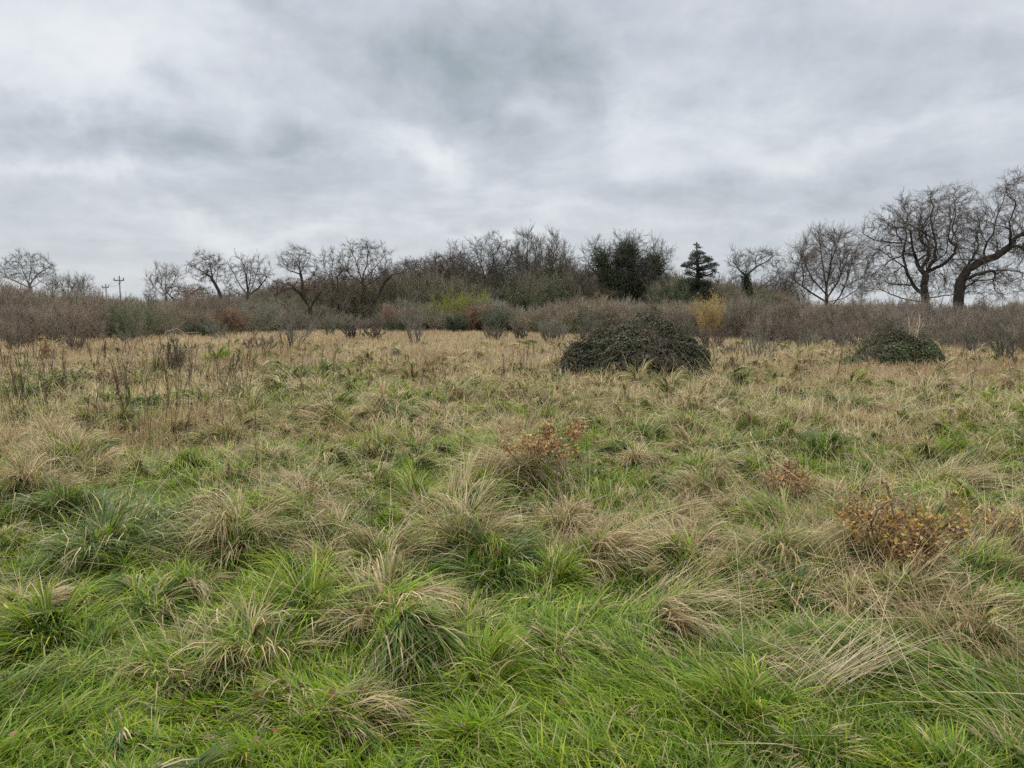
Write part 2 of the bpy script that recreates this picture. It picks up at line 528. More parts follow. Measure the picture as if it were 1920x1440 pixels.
NAMED = [
    (430, 1060, 95, 135, 'mixed', None, 'drooping grey-green and straw tussock standing at mid left'),
    (180, 1065, 135, 105, 'blue', None, 'wide blue-green broad-bladed tussock at the left, straw stalks through it'),
    (606, 1085, 40, 120, 'straw', None, 'narrow upright yellow straw tuft just left of centre'),
    (560, 985, 80, 90, 'brown', None, 'brown straw tussock behind the narrow upright yellow tuft'),
    (865, 1060, 85, 150, 'mixed', None, 'tall olive and straw tussock in the centre below the orange-leaved hawthorn'),
    (740, 1120, 70, 90, 'dark', None, 'dark green tussock at the left foot of the tall olive centre tussock'),
    (1120, 1090, 110, 110, 'straw', -25, 'straw heap fanning down to the right, right of the centre tussock'),
    (1065, 1015, 50, 95, 'brown', None, 'pinkish-brown straw tuft above the fanning straw heap'),
    (1250, 1020, 75, 85, 'straw', -40, 'pale straw tussock combed to the right, right of centre'),
    (990, 940, 110, 125, 'straw', 170, 'large straw mound under the orange-leaved hawthorn in the centre'),
    (245, 995, 45, 60, 'brown', None, 'small reddish-brown tuft between the two big left tussocks'),
    (40, 945, 75, 90, 'brown', None, 'red-brown dead tussock at the left edge of the picture'),
    (1490, 1160, 75, 90, 'blue', None, 'dark blue-green iris-like tussock left of the big yellow-leaved bush'),
    (1270, 1215, 135, 110, 'straw', -30, 'big flattened straw mound pouring toward the lower right'),
    (1430, 1290, 110, 80, 'straw', -45, 'lower tail of combed straw below the big flattened straw mound'),
    (900, 1300, 120, 95, 'green', None, 'spraying bright yellow-green tussock in the bottom centre'),
    (885, 1400, 90, 80, 'green', None, 'bright upright lawn-like green tuft at the bottom edge, left of centre'),
    (300, 1290, 115, 70, 'mixed', None, 'half dead green tussock with curled tan blades at lower left'),
    (260, 1170, 90, 70, 'dark', None, 'dark green fountain tussock at left above the half dead one'),
    (640, 1370, 120, 110, 'mixed', -20, 'long-bladed tussock with a drooping tan plume at the bottom, left of centre'),
    (1380, 985, 55, 60, 'brown', None, 'olive-brown tussock left of the brown-leaved sapling at right'),
    (1850, 1250, 85, 90, 'mixed', None, 'dark-centred tussock with crossing straws at the right edge'),
    (1660, 1120, 120, 120, 'straw', None, 'dense straw tussock growing through the yellow-leaved bush'),
    (500, 880, 60, 45, 'mixed', None, 'tan and green tussock in front of the sparse field at centre left'),
    (1800, 930, 100, 50, 'straw', -10, 'broad low straw tussock at the far right of the near field'),
    (1300, 860, 55, 45, 'brown', None, 'small brown tussock right of the orange-leaved hawthorn'),
    (1190, 885, 45, 45, 'straw', None, 'pale straw tuft close to the right of the orange-leaved hawthorn'),
    (790, 985, 40, 65, 'brown', None, 'dead purple-brown tuft at the left shoulder of the centre tussock'),
    (1600, 1180, 60, 80, 'mixed', None, 'upright olive tuft at the lower left foot of the yellow-leaved bush'),
    (30, 1180, 60, 110, 'straw', None, 'upright tan straw clump at the left edge, lower half'),
    (420, 840, 55, 40, 'mixed', None, 'small tan-topped tussock behind at centre left, beside bright grass'),
    (1590, 790, 60, 35, 'dark', None, 'dark green low tussock in the right middle field'),
    (275, 775, 24, 35, 'blue', None, 'small blue-green tussock beside the dead stalks at left'),
    (140, 850, 50, 40, 'blue', None, 'blue-green combed tussock below the dark dead stems at far left'),
    (1490, 835, 50, 30, 'dark', None, 'dark hollow tussock in the middle right of the field'),
    (1260, 720, 45, 22, 'brown', None, 'low brown tuft at the foot of the large bramble mound'),
]
T_ALL = []                              # every tussock: x, y, r, h, kind, lean, label
for (px, py, hw, hp, kd, lean, lab) in NAMED:
    x, y = gnd(px, py)
    k = y / F_PX
    r_, h_ = hw * k, hp * k * 0.85
    T_ALL.append([x, y + r_ * 0.35, r_, h_, kd, lean, lab])
n_named = len(T_ALL)
tr = np.random.default_rng(21)
for k in range(4200):
    y = 2.0 + 36 * tr.random() ** 1.25
    x = (tr.random() - 0.5) * (1.55 * y + 3)
    r_ = (0.10 + 0.20 * tr.random() ** 1.6) * (1 + 0.4 * min(1, y / 20))
    if any((x - t[0]) ** 2 + (y - t[1]) ** 2 < (0.62 * (r_ + t[2])) ** 2 for t in T_ALL): continue
    s = fbm(np.array([x]), np.array([y]), 2.2, 2, 77)[0]
    near = 1 - smooth(5.0, 11.0, np.array(y))
    u = tr.random() * 0.8 + (s - 0.5) * 0.9 - 0.30 * near + 0.12
    kd = 'green' if u < 0.12 else 'dark' if u < 0.24 else 'blue' if u < 0.32 else 'mixed' if u < 0.56 else 'straw' if u < 0.80 else 'brown'
    if y < 3.4: kd = ('green', 'dark', 'blue', 'mixed', 'green')[k % 5]; r_ *= 0.75
    T_ALL.append([x, y, r_, r_ * (0.8 + 0.7 * tr.random()) * (0.7 if y < 3.4 else 1), kd, (float(fbm(np.array([x]), np.array([y]), 3.0, 2, 91)[0]) * 900 + tr.random() * 70 if tr.random() < 0.65 else None), None])
for t in T_ALL: bump(t[0], t[1], t[2] * 0.56, t[3] * 0.68)
# keep the eye's own spot level
HM *= 1.0


def tussock_geo(G, x, y, r_, h_, kd, lean, n, seg, r):
    pal, wts, tip = KINDS[kd]
    m = max(6, n // 22)                                       # locks of blades that lie together
    lk = r.integers(0, m, n)
    skirt = (r.random(m) < 0.5)[lk]
    q = np.where(skirt, (0.35 + 0.60 * r.random(m))[lk], (np.sqrt(r.random(m)) * 0.62)[lk]) * r_ * (0.85 + 0.3 * r.random(n))
    la0 = r.random(m) * 2 * np.pi
    a0 = la0[lk] + r.normal(0, 0.16, n)
    st, sr = 1 + 0.45 * r.normal(), r.random() * 3.14
    st = min(max(st, 0.6), 1.6)
    ux, uy = q * np.cos(a0) * st, q * np.sin(a0) / st
    P = np.stack([x + ux * math.cos(sr) - uy * math.sin(sr), y + ux * math.sin(sr) + uy * math.cos(sr)], 1)
    a0 = a0 + sr
    P = np.column_stack([P, hm(P[:, 0], P[:, 1]) - 0.01])
    az = a0 + r.normal(0, 0.65, m)[lk] + r.normal(0, 0.28, n)
    if lean is not None:
        la = math.radians(lean)
        vx = np.cos(az) * 0.55 + np.cos(la) * 1.0; vy = np.sin(az) * 0.55 + np.sin(la) * 1.0
        az = np.arctan2(vy, vx)
    rel = q / (r_ * 0.62)
    L = (0.52 * h_ + 0.64 * r_) * (0.45 + 0.55 * r.random(m)[lk] + 0.4 * r.random(n)) + 0.04
    th0 = 0.05 + 0.85 * rel * r.random(m)[lk] + 0.45 * np.abs(r.normal(size=m))[lk] + 0.14 * np.abs(r.normal(size=n))
    dth = 0.7 + 1.5 * r.random(m)[lk] + 0.5 * r.random(n)
    th0 = np.where(skirt, 0.7 + 0.7 * r.random(m)[lk] + 0.15 * r.random(n), th0); dth = np.where(skirt, 0.3 + 0.9 * r.random(m)[lk] + 0.3 * r.random(n), dth)
    L = np.where(skirt, L * 0.8, L)
    if lean is not None: th0 += 0.35; dth *= 0.9
    if kd == 'green': dth *= 0.75
    c0 = pick(pal, wts, n, r)
    dry = KINDS[kd][2] > 0.3
    if dry:                                                   # thatch of old straw on the crown, greener skirts
        c0 = c0 * (0.65 + 0.6 * r.random((m, 1)))[lk]
        c0 = np.where((r.random(n) < 0.45 * (1 - rel))[:, None], pick([S_PALE, S_MID], [2, 1], n, r), c0)
        c0 = np.where((r.random(n) < 0.30 * rel)[:, None], pick([G_MID, G_DARK, G_BLUE], [2, 1, 1], n, r), c0)
    tipc = pick([S_PALE, S_MID, S_GREY], [3, 2, 1], n, r)
    mixk = (r.random((n, 1)) < tip) * (0.35 + 0.5 * r.random((n, 1)))
    c1 = c0 * 1.1 * (1 - mixk) + tipc * mixk
    # the rotted lower half of old blades
    old = (r.random((n, 1)) < 0.3) * 0.6
    c0 = c0 * (1 - old) + (S_BROWN * 0.7) * old
    w = (0.0038 + 0.0032 * r.random(n)) * (1.35 if kd in ('blue', 'dark') else 1.0) * max(1.0, (y / 6.0) ** 0.75)
    G.add(*blades(P, az, L * 0.9, th0, dth, w * 1.1, c0, c1, seg, clampz=True, r=r, kink=0.28))


def straws(G, x, y, r_, h_, n, r, lean=None):
    """loose flowering stalks thrown out of a tussock"""
    a = r.random(n) * 2 * np.pi if lean is None else math.radians(lean) + r.normal(0, 0.35, n)
    P = np.stack([x + r.normal(0, r_ * 0.4, n), y + r.normal(0, r_ * 0.4, n)], 1)
    P = np.column_stack([P, hm(P[:, 0], P[:, 1])])
    L = (0.9 * r_ + h_) * (0.6 + 0.8 * r.random(n))
    c = pick([S_PALE, S_GREY, S_MID], [4, 1, 2], n, r)
    G.add(*blades(P, a, L, 0.35 + 0.9 * r.random(n), 0.25 + 0.5 * r.random(n), (0.0016 + 0.0012 * r.random(n)) * max(1, y / 6), c, c * 1.05, 4, daz=r.normal(0, 0.12, n), r=r))


for i, (x, y, r_, h_, kd, lean, lab) in enumerate(T_ALL[:n_named]):
    r = np.random.default_rng(1000 + i)
    G = Geo()
    n = int(np.clip(9500 * r_ * max(h_, 0.7 * r_) * (6 / max(y, 3)) ** 0.8 + 260, 300, 2600))
    tussock_geo(G, x, y, r_, h_, kd, lean, n, 5 if y < 6 else 4, r)
    straws(G, x, y, r_, h_, int(n * (0.10 if kd in ('straw', 'mixed', 'brown') else 0.02)), r, lean)
    o = G.build('grass_tussock', M_GRASS, origin=(x, y, float(hm(np.array([x]), np.array([y]))[0])))
    tag(o, lab, 'tussock', 'prominent tussocks in the rough meadow')

G = Geo()
r = np.random.default_rng(5)
for (x, y, r_, h_, kd, lean, lab) in T_ALL[n_named:]:
    n = int(np.clip(560 * (r_ / 0.25) ** 1.4 * (4.5 / max(y, 3)) ** 0.75, 40, 900))
    tussock_geo(G, x, y, r_, h_, kd, lean, n, 4 if y < 7 else 3, r)
    if kd in ('straw', 'mixed', 'brown') and y < 16: straws(G, x, y, r_, h_, max(2, int(n * 0.06)), r, lean)
tag(G.build('tussock_grass', M_GRASS), 'countless small grass tussocks covering the meadow', 'grass', kind='stuff')

# ------------------------------------------------------------------ sward between the tussocks
def green_share(x, y):
    """how much of the sward is living green: most near the eye, patches further out, hardly any at the far side"""
    p = fbm(x, y, 2.4, 3, 41); q = fbm(x, y * 0.6, 9.0, 2, 57)
    g = 0.98 - smooth(5.0, 16.0, y) * 0.36 - smooth(16, 30, y) * 0.36
    g = g + (p - 0.5) * 2.1 * (1 - 0.4 * smooth(22, 40, y)) + (q - 0.5) * 0.6
    g = g + 0.16 * smooth(8, 11, y) * (1 - smooth(20, 28, y)) * smooth(-0.35, -0.1, x / np.maximum(y, 1))
    g = g - 0.25 * smooth(-0.30, -0.62, x / np.maximum(y, 1)) * smooth(7, 13, y)
    return np.clip(g, 0.02, 1)


def sward(n, y0, y1, seg, seed, wide=1.0, pw=1.0):
    r = np.random.default_rng(seed)
    u = r.random(n)
    y = y0 + (y1 - y0) * u ** pw
    x = (r.random(n) - 0.5) * (1.50 * y + 2.4)
    # gather the stems into little bunches
    bx, by = x + 0.12 * (fbm(x, y, 0.25, 2, 61) - 0.5), y + 0.12 * (fbm(x, y, 0.25, 2, 63) - 0.5)
    x, y = bx, by
    gshare = green_share(x, y)
    isg = r.random(n) < gshare
    comb = fbm(x, y, 1.3, 2, 88) * 4 * np.pi + fbm(x, y, 6.0, 2, 90) * 2 * np.pi
    order = smooth(0.35, 0.65, fbm(x, y, 1.7, 2, 95))
    az = comb + r.normal(0, 1, n) * (2.2 - 1.6 * order)
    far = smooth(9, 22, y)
    Lg = (0.06 + 0.12 * r.random(n)) * (0.6 + 0.8 * fbm(x, y, 1.0, 2, 99)) * (1 + 0.4 * order)
    Ls = (0.12 + 0.24 * r.random(n)) * (1 + 0.25 * far) * (0.45 + 1.1 * fbm(x, y, 1.5, 2, 98))
    L = np.where(isg, Lg, Ls)
    th0 = np.where(isg, 0.1 + 0.5 * r.random(n) + 0.5 * order, 0.15 + (1.0 - 0.65 * far) * r.random(n))
    dth = np.where(isg, 0.4 + 1.0 * r.random(n), 0.3 + 1.0 * r.random(n))
    tone = fbm(x, y, 3.2, 3, 45)[:, None]
    tone2 = fbm(x, y, 1.1, 2, 47)[:, None]
    cg = pick([G_FRESH, G_MID, G_DARK, G_BLUE, G_YEL], [3.4, 4, 2.4, 1.8, 1.6], n, r)
    cg = cg * (1 - smooth(0.45, 0.75, tone) * 0.35) + G_FRESH * smooth(0.45, 0.75, tone) * 0.35
    cg = cg * (1 - smooth(0.5, 0.8, tone2) * 0.4) + G_BLUE * smooth(0.5, 0.8, tone2) * 0.4
    cs = pick([S_PALE, S_MID, S_BROWN, S_GREY, S_RED], [5, 5, 1.2, 1.6, 0.5], n, r)
    redd = smooth(0.5, 0.72, fbm(x, y, 4.5, 2, 49))[:, None] * 0.45
    cs = cs * (1 - redd) + S_MID * 0.85 * redd
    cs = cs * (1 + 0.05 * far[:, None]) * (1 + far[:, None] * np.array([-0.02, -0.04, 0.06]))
    cs = cs * (0.55 + 0.9 * fbm(x, y * 0.8, 1.8, 3, 52))[:, None]
    bp = smooth(0.52, 0.7, fbm(x, y * 0.7, 2.6, 3, 53))[:, None] * 0.55
    cs = cs * (1 - bp) + S_BROWN * 1.15 * bp
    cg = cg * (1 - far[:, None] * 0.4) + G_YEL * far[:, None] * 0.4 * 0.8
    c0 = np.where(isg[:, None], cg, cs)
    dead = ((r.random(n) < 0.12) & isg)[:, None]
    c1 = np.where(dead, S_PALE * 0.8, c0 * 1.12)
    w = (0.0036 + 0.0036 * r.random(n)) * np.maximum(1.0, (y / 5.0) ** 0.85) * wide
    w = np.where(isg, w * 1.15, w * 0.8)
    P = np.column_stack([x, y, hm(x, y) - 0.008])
    return blades(P, az, L, th0, dth, w, c0, c1, seg, r=r)


G = Geo()
G.add(*sward(int(150000), 1.3, 5.2, 4, 301, pw=1.0))
G.add(*sward(int(150000), 5.0, 11.0, 3, 302, pw=1.0))
tag(G.build('meadow_grass', M_GRASS), 'short green and tan grass between the tussocks', 'grass', kind='stuff')
G = Geo()
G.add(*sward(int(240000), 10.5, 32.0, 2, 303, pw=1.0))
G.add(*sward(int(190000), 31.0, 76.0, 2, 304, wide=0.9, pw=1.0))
# the pale seeding stalks that stand over the far sward
r = np.random.default_rng(305)
n = 60000
y = 9 + 64 * r.random(n) ** 1.1
x = (r.random(n) - 0.5) * (1.5 * y + 3)
keep = r.random(n) < smooth(0.45, 0.85, fbm(x, y, 2.5, 3, 46) + 0.45 * smooth(16, 34, y) + 0.30 * smooth(-0.15, -0.55, x / y))
# the grass stands lower round the bramble mounds
keep &= ~((np.abs(x - 3.1) < 2.6) & (y > 15.5) & (y < 19.5))
x, y = x[keep], y[keep]; n = len(x)
P = np.column_stack([x, y, hm(x, y)])
c = pick([S_PALE, S_MID, S_GREY, S_BROWN, S_RED], [6, 3, 1.5, 1.2, 0.6], n, r) * 1.15
G.add(*blades(P, r.random(n) * 6.28, 0.25 + 0.30 * r.random(n), 0.05 + 0.3 * r.random(n), 0.1 + 0.6 * r.random(n), 0.0022 * np.maximum(1, (y / 5) ** 0.9), c, c * 1.1, 2, r=r))
tag(G.build('dry_meadow_grass', M_GRASS), 'tall straw-coloured grass across the far side of the meadow', 'grass', kind='stuff')

# long fallen straws lying every way over the near grass
r = np.random.default_rng(306)
n = 4600
y = 2.5 + 16 * r.random(n) ** 1.3
x = (r.random(n) - 0.5) * (1.5 * y + 2)
keep = r.random(n) < smooth(0.35, 0.62, fbm(x, y, 2.0, 2, 66) + 0.12 * smooth(0.0, 0.4, x / y))
x, y = x[keep], y[keep]; n = len(x)
comb = fbm(x, y, 1.6, 2, 67) * 4 * np.pi
P = np.column_stack([x, y, hm(x, y) + 0.05 + 0.08 * r.random(n)])
c = pick([S_PALE, S_MID, S_GREY, S_BROWN], [5, 2, 2, 1], n, r)
G = Geo()
G.add(*blades(P, comb + r.normal(0, 0.8, n), 0.35 + 0.55 * r.random(n), 0.75 + 0.75 * r.random(n), 0.05 + 0.4 * r.random(n), (0.0015 + 0.0014 * r.random(n)) * np.maximum(1, y / 5.5), c, c, 4, daz=r.normal(0, 0.1, n), r=r))
# the swathe of broken stalks at lower right
for (ax, ay, bx_, by_, m, sp) in ((1470, 1365, 1730, 1258, 150, 0.055), (1420, 1330, 1560, 1290, 40, 0.05), (1560, 1200, 1900, 1245, 30, 0.10), (1180, 1190, 1330, 1105, 40, 0.06), (700, 1240, 560, 1230, 25, 0.05)):
    A, B = gnd(ax, ay), gnd(bx_, by_)
    az0 = math.atan2(B[1] - A[1], B[0] - A[0]); D = np.linalg.norm(B - A)
    tt = r.random(m) * 0.55
    P = np.column_stack([A[0] + (B[0] - A[0]) * tt + r.normal(0, sp, m), A[1] + (B[1] - A[1]) * tt + r.normal(0, sp, m)])
    P = np.column_stack([P, hm(P[:, 0], P[:, 1]) + 0.07 + 0.08 * r.random(m)])
    c = pick([S_PALE, S_MID, S_GREY], [4, 3, 2], m, r) * 0.9
    G.add(*blades(P, az0 + r.normal(0, 0.19, m) + (r.random(m) < 0.15) * r.normal(0, 1, m), D * (0.2 + 0.45 * r.random(m)), 1.2 + 0.3 * r.random(m), 0.35 * r.random(m), 0.0016 + 0.0014 * r.random(m), c, c, 4, daz=r.normal(0, 0.22, m), r=r))
tag(G.build('fallen_straw', M_DRY), 'long pale fallen grass stalks lying across the green grass', 'straw', kind='stuff')

# ------------------------------------------------------------------ ground sheet
def axis(parts):
    a = [parts[0][0]]
    for (lo, hi, n, g) in parts:
        t = np.linspace(0, 1, n + 1)[1:]
        a += list(lo + (hi - lo) * t ** g)
    return np.array(a)


def build_ground():
    xp = axis([(0, 14, 120, 1), (14, 30, 40, 1), (30, 2500, 26, 3)])
    xs = np.concatenate([-xp[:0:-1], xp])
    yn = -axis([(0, 400, 20, 2.5)])[:0:-1]
    ys = np.concatenate([yn, axis([(0, 16, 150, 1), (16, 46, 80, 1), (46, 4000, 36, 3)])])
    X, Y = np.meshgrid(xs, ys)
    Z = hm(X.ravel(), Y.ravel()) - 0.004
    V = np.column_stack([X.ravel(), Y.ravel(), Z])
    nx, ny = len(xs), len(ys)
    i, j = np.meshgrid(np.arange(nx - 1), np.arange(ny - 1))
    a = (j * nx + i).ravel()
    F = np.concatenate([np.column_stack([a, a + 1, a + nx + 1]), np.column_stack([a, a + nx + 1, a + nx])])
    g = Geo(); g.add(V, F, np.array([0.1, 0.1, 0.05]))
    return tag(g.build('ground', soil_mat(), smooth=True), 'level meadow soil under the grass', kind='structure')


build_ground()

# ------------------------------------------------------------------ bare trees
def colonize(A, pos, par, D, di, dk, iters, r, jit=0.25, up=0.0):
    """space colonisation: attractors A, seed skeleton pos/par -> grown skeleton"""
    pos = [np.array(p, float) for p in pos]; par = list(par)
    P = np.array(pos)
    near = np.full(len(A), 1e9); ni = np.zeros(len(A), int)
    def upd(i0):
        Q = np.array(pos[i0:])
        for c in range(0, len(Q), 400):
            q = Q[c:c + 400]
            d = np.linalg.norm(A[:, None] - q[None], axis=2)
            j = d.argmin(1); m = d[np.arange(len(A)), j]
            better = m < near
            near[better] = m[better]; ni[better] = i0 + c + j[better]
    upd(0)
    used = {}
    n_seed = len(pos)
    for it in range(iters):
        act = near < di
        if not act.any(): break
        idx = ni[act]
        P = np.array(pos)
        v = unit(A[act] - P[idx])
        S = np.zeros((len(pos), 3)); np.add.at(S, idx, v)
        nodes = np.unique(idx)
        pa = np.array(par)[nodes]
        mom = np.where((pa >= 0)[:, None], P[nodes] - P[np.maximum(pa, 0)], 0) / D
        first = np.array([used.get(q_, 0) == 0 and q_ >= n_seed for q_ in nodes])
        d = unit(unit(S[nodes]) + mom * np.where(first, 0.75, 0.15)[:, None] + r.normal(0, jit, (len(nodes), 3)) + np.array([0, 0, up]))
        i0 = len(pos); new = 0
        for k, nd in enumerate(nodes):
            c = used.get(nd, 0)
            if c >= (1 if nd < n_seed and it % 3 else 2): continue
            used[nd] = c + 1
            pos.append(P[nd] + d[k] * D); par.append(nd); new += 1
        if not new: break
        upd(i0)
        keep = near > dk
        A = A[keep]; near = near[keep]; ni = ni[keep]
        if len(A) == 0: break
    return np.array(pos), np.array(par)


def radii(pos, par, tip, e, floor=None):
    n = len(par)
    acc = np.zeros(n)
    kids = np.zeros(n, int)
    np.add.at(kids, par[par >= 0], 1)
    acc[kids == 0] = tip ** e
    for i in range(n - 1, -1, -1):
        if par[i] >= 0: acc[par[i]] += acc[i]
    rad = acc ** (1 / e)
    return rad, kids


def skeleton_tubes(pos, par, rad, sel, sides, cols):
    """frusta for the edges in sel (child index); shared rings where a limb runs on"""
    n = len(par)
    main = np.full(n, -1)
    order = np.argsort(rad)
    ok = par[order] >= 0
    main[par[order][ok]] = order[ok]           # thickest child wins
    d = np.zeros((n, 3)); has = par >= 0
    d[has] = unit(pos[has] - pos[par[has]])
    nd = d.copy()
    m = main >= 0
    nd[m] = unit(d[m] + d[main[m]])
    ref = np.array([0.23, 0.95, 0.11])
    def ring(p, dd, rr):
        A = unit(np.cross(dd, ref)); B = np.cross(dd, A)
        ang = np.arange(sides) / sides * 2 * np.pi
        return p[:, None] + rr[:, None, None] * (np.cos(ang)[None, :, None] * A[:, None] + np.sin(ang)[None, :, None] * B[:, None])
    c = sel
    ism = main[par[c]] == c
    d0 = np.where(ism[:, None], nd[par[c]], d[c])
    r0 = np.where(ism, rad[par[c]], np.minimum(rad[c] * 1.15, rad[par[c]]))
    R0 = ring(pos[par[c]], d0, r0); R1 = ring(pos[c], nd[c], rad[c])
    V = np.concatenate([R0, R1], 1)
    F = []
    for s in range(sides):
        a, b = s, (s + 1) % sides
        F += [[a, b, b + sides], [a, b + sides, a + sides]]
    F = np.array(F)[None] + (np.arange(len(c)) * 2 * sides)[:, None, None]
    C = np.repeat(cols[c], 2 * sides, axis=0)
    return V.reshape(-1, 3), F.reshape(-1, 3), C


def envelope(Y, ells, n, r, depth=0.9, shell=0.5):
    """points inside ellipsoids given in photo pixels (cx, cy, rx, ry)"""
    out = []
    area = np.array([e[2] * e[3] for e in ells], float)
    for e, a in zip(ells, area / area.sum()):
        m = int(n * a)
        k = Y / F_PX
        dz = e[4] if len(e) > 4 else 0.0
        c = ray(e[0], e[1], Y + dz)
        q = unit(r.normal(size=(m, 3))) * (r.random((m, 1)) ** (1 / 3 * shell))
        R = np.array([e[2] * k, (e[2] + e[3]) / 2 * k * depth, e[3] * k])
        s0 = r.random() * 50
        lump = 0.42 + 1.1 * fbm(q[:, 0] * 2.4 / (np.linalg.norm(q, axis=1) + .01) + s0, q[:, 2] * 2.4 / (np.linalg.norm(q, axis=1) + .01) + q[:, 1] + s0, 0.55, 2, int(s0))
        out.append(c + q * R * lump[:, None])
    return np.concatenate(out)


BARK = np.array([0.075, 0.062, 0.048]); BARK_G = np.array([0.085, 0.085, 0.05]); TWIGC = np.array([0.135, 0.108, 0.083])
TWIG_GREY = np.array([0.14, 0.125, 0.10])


def bare_tree(name, label, cat, Y, limbs, ells, n_att=1500, seed=1, D=0.30, tip=0.010, e=2.25, twigs=3, twig_len=0.55, jit=0.28, up=0.05, dk=0.5, di=3.0,
              bark=BARK, twig=TWIGC, base_r=None, ivy=None, brown_leaves=0, shell=0.7, twig_up=0.05, spread=0.9, depth=0.9, group='bare trees along the far side of the meadow', base_px=None, wob=0.22, sec=16):
    """limbs: list of polylines [(px, py, dy_metres), ...]; the first starts at the ground and every other one starts on an earlier one"""
    r = np.random.default_rng(seed)
    tip = tip * 1.1; e = 2.05; n_att = int(n_att * 1.3); shell = 1.15; twigs = twigs + 1; twig_len = twig_len * 1.3; jit = jit * 0.5; wob = wob * 0.8; di = di * 2.2; spread = spread * 0.75
    pos, par = [], []
    k = Y / F_PX
    for li, line in enumerate(limbs):
        pts = [ray(p[0], p[1], Y + (p[2] if len(p) > 2 else 0)) for p in line]
        if li == 0:
            pts[0][2] = -0.1
            prev = -1
        else:
            P = np.array(pos)
            prev = int(np.linalg.norm(P - pts[0], axis=1).argmin())
            pts[0] = P[prev]
        for s in range(len(pts) - 1):
            L = np.linalg.norm(pts[s + 1] - pts[s]); m = max(1, int(L / D))
            for q in range(0 if (s == 0 and li == 0) else 1, m + 1):
                p = pts[s] + (pts[s + 1] - pts[s]) * q / m
                if q < m or li: p = p + r.normal(0, D * wob * 0.35, 3) * (0.3 if li == 0 else 1)
                pos.append(p); par.append(prev); prev = len(pos) - 1
    # secondary and tertiary limbs wandering out of the traced ones, before the fine growth
    cen = np.array([ray(q[0], q[1], Y + (q[4] if len(q) > 4 else 0)) for q in ells])
    rr_ = np.array([[q[2] * k * 0.95, (q[2] + q[3]) / 2 * k, q[3] * k * 0.92] for q in ells])
    inside = lambda p: (np.linalg.norm((p - cen) / rr_, axis=1) < 1).any()
    size = np.sqrt(sum(q[2] * q[3] for q in ells)) * k
    sec = int(np.clip(sum(q[2] * q[3] for q in ells) / 480, 2, 30))
    if up > 0.15: sec = min(sec, 7)
    base = list(range(int(len(pos))))
    first_line = max(1, int(len([1 for q in pos if q[2] < pos[0][2] + 2.2 and abs(q[0] - pos[0][0]) < 0.6])))
    gen = [i for i in base if i > first_line]
    for lev, (cnt, ln) in enumerate(((sec, 0.50), (sec * 2, 0.30), (sec * 3, 0.18))):
        new_gen = []
        for q in range(cnt):
            if not gen: break
            st = gen[int(r.integers(len(gen)))]
            if par[st] < 0: continue
            d0 = unit(pos[st] - pos[par[st]])
            side = unit(np.cross(d0, r.normal(size=3)))
            d = unit(d0 * r.uniform(0.4, 1.0) + side * r.uniform(0.6, 1.1) + np.array([0, 0, 0.25]))
            prev = st; p = np.array(pos[st], float); L = size * ln * r.uniform(0.5, 1.3)
            for w_ in range(max(2, int(L / D))):
                d = unit(d + r.normal(0, 0.30 if up < 0.15 else 0.14, 3) + np.array([0, 0, 0.05 + up * 0.4]))
                p = p + d * D
                if not inside(p): break
                pos.append(p.copy()); par.append(prev); prev = len(pos) - 1
                new_gen.append(prev)
        gen = new_gen + gen[::3]
    A = envelope(Y, ells, n_att, r, depth=depth, shell=shell)
    A = A[A[:, 2] > 0.6]
    pos, par = colonize(A, pos, par, D, di, dk, 160, r, jit, up)
    rad, kids = radii(pos, par, tip, e)
    if base_r:
        base_r = base_r * 0.5
        # thicken the main limbs towards the wanted girth without touching the twigs
        f = base_r / rad[0]
        rad = rad * (1 + (f - 1) * np.clip((rad - tip * 2) / (rad[0] - tip * 2), 0, 1) ** 1.0)
    # flare at the root
    hgt = pos[:, 2]
    on_trunk = (hgt < 0.8) & (rad > rad[0] * 0.5)
    rad = np.where(on_trunk, rad * (1 + 0.45 * np.exp(-hgt / 0.35)), rad)
    ch = np.where(par >= 0)[0]
    mixv = np.clip((rad - tip) / (0.08 - tip), 0, 1)[:, None]
    cols = twig * (1 - mixv) + bark * mixv
    cols = cols * (0.8 + 0.4 * r.random((len(cols), 1)))
    root = empty(name, (pos[0][0], pos[0][1], 0), label, cat, group)
    o0 = (pos[0][0], pos[0][1], 0)
    tk = min(0.075, rad[0] * 0.45)
    thick = ch[rad[ch] > tk]
    thin = ch[(rad[ch] <= tk) & (rad[ch] > 0.022)]
    fine = ch[(rad[ch] <= 0.022) & (rad[ch] <= tk)]
    G = Geo(); G.add(*skeleton_tubes(pos, par, rad, thick, 9, cols))
    G.build('trunk', M_BARK, root, o0, smooth=True)
    G = Geo()
    if len(thin): G.add(*skeleton_tubes(pos, par, rad, thin, 4, cols))
    if len(fine): G.add(*skeleton_tubes(pos, par, rad, fine, 3, cols))
    # twigs
    cand = ch[rad[ch] < 0.035]
    idx = np.repeat(cand, twigs)
    idx = idx[r.random(len(idx)) < 0.85]
    dd = unit(pos[idx] - pos[par[idx]])
    st = pos[par[idx]] + (pos[idx] - pos[par[idx]]) * r.random((len(idx), 1))
    t1 = grow(st, dd + spread * unit(r.normal(size=(len(idx), 3))), twig_len * (0.4 + 1.1 * r.random(len(idx)) ** 1.5), 3, 0.16, twig_up, r)
    tc = twig * (0.8 + 0.5 * r.random((len(idx), 1)))
    G.add(*tubes(t1, tip * 0.75, tip * 0.4, 3, tc))
    t2 = side_twigs(t1, 3, 0.2, 0.95, 0.7, twig_len * 0.5, 1, 0.2, twig_up, r)
    G.add(*tubes(t2, tip * 0.5, tip * 0.35, 3, np.repeat(tc, 3, 0)))
    G.build('crown', M_TWIG, root, o0)
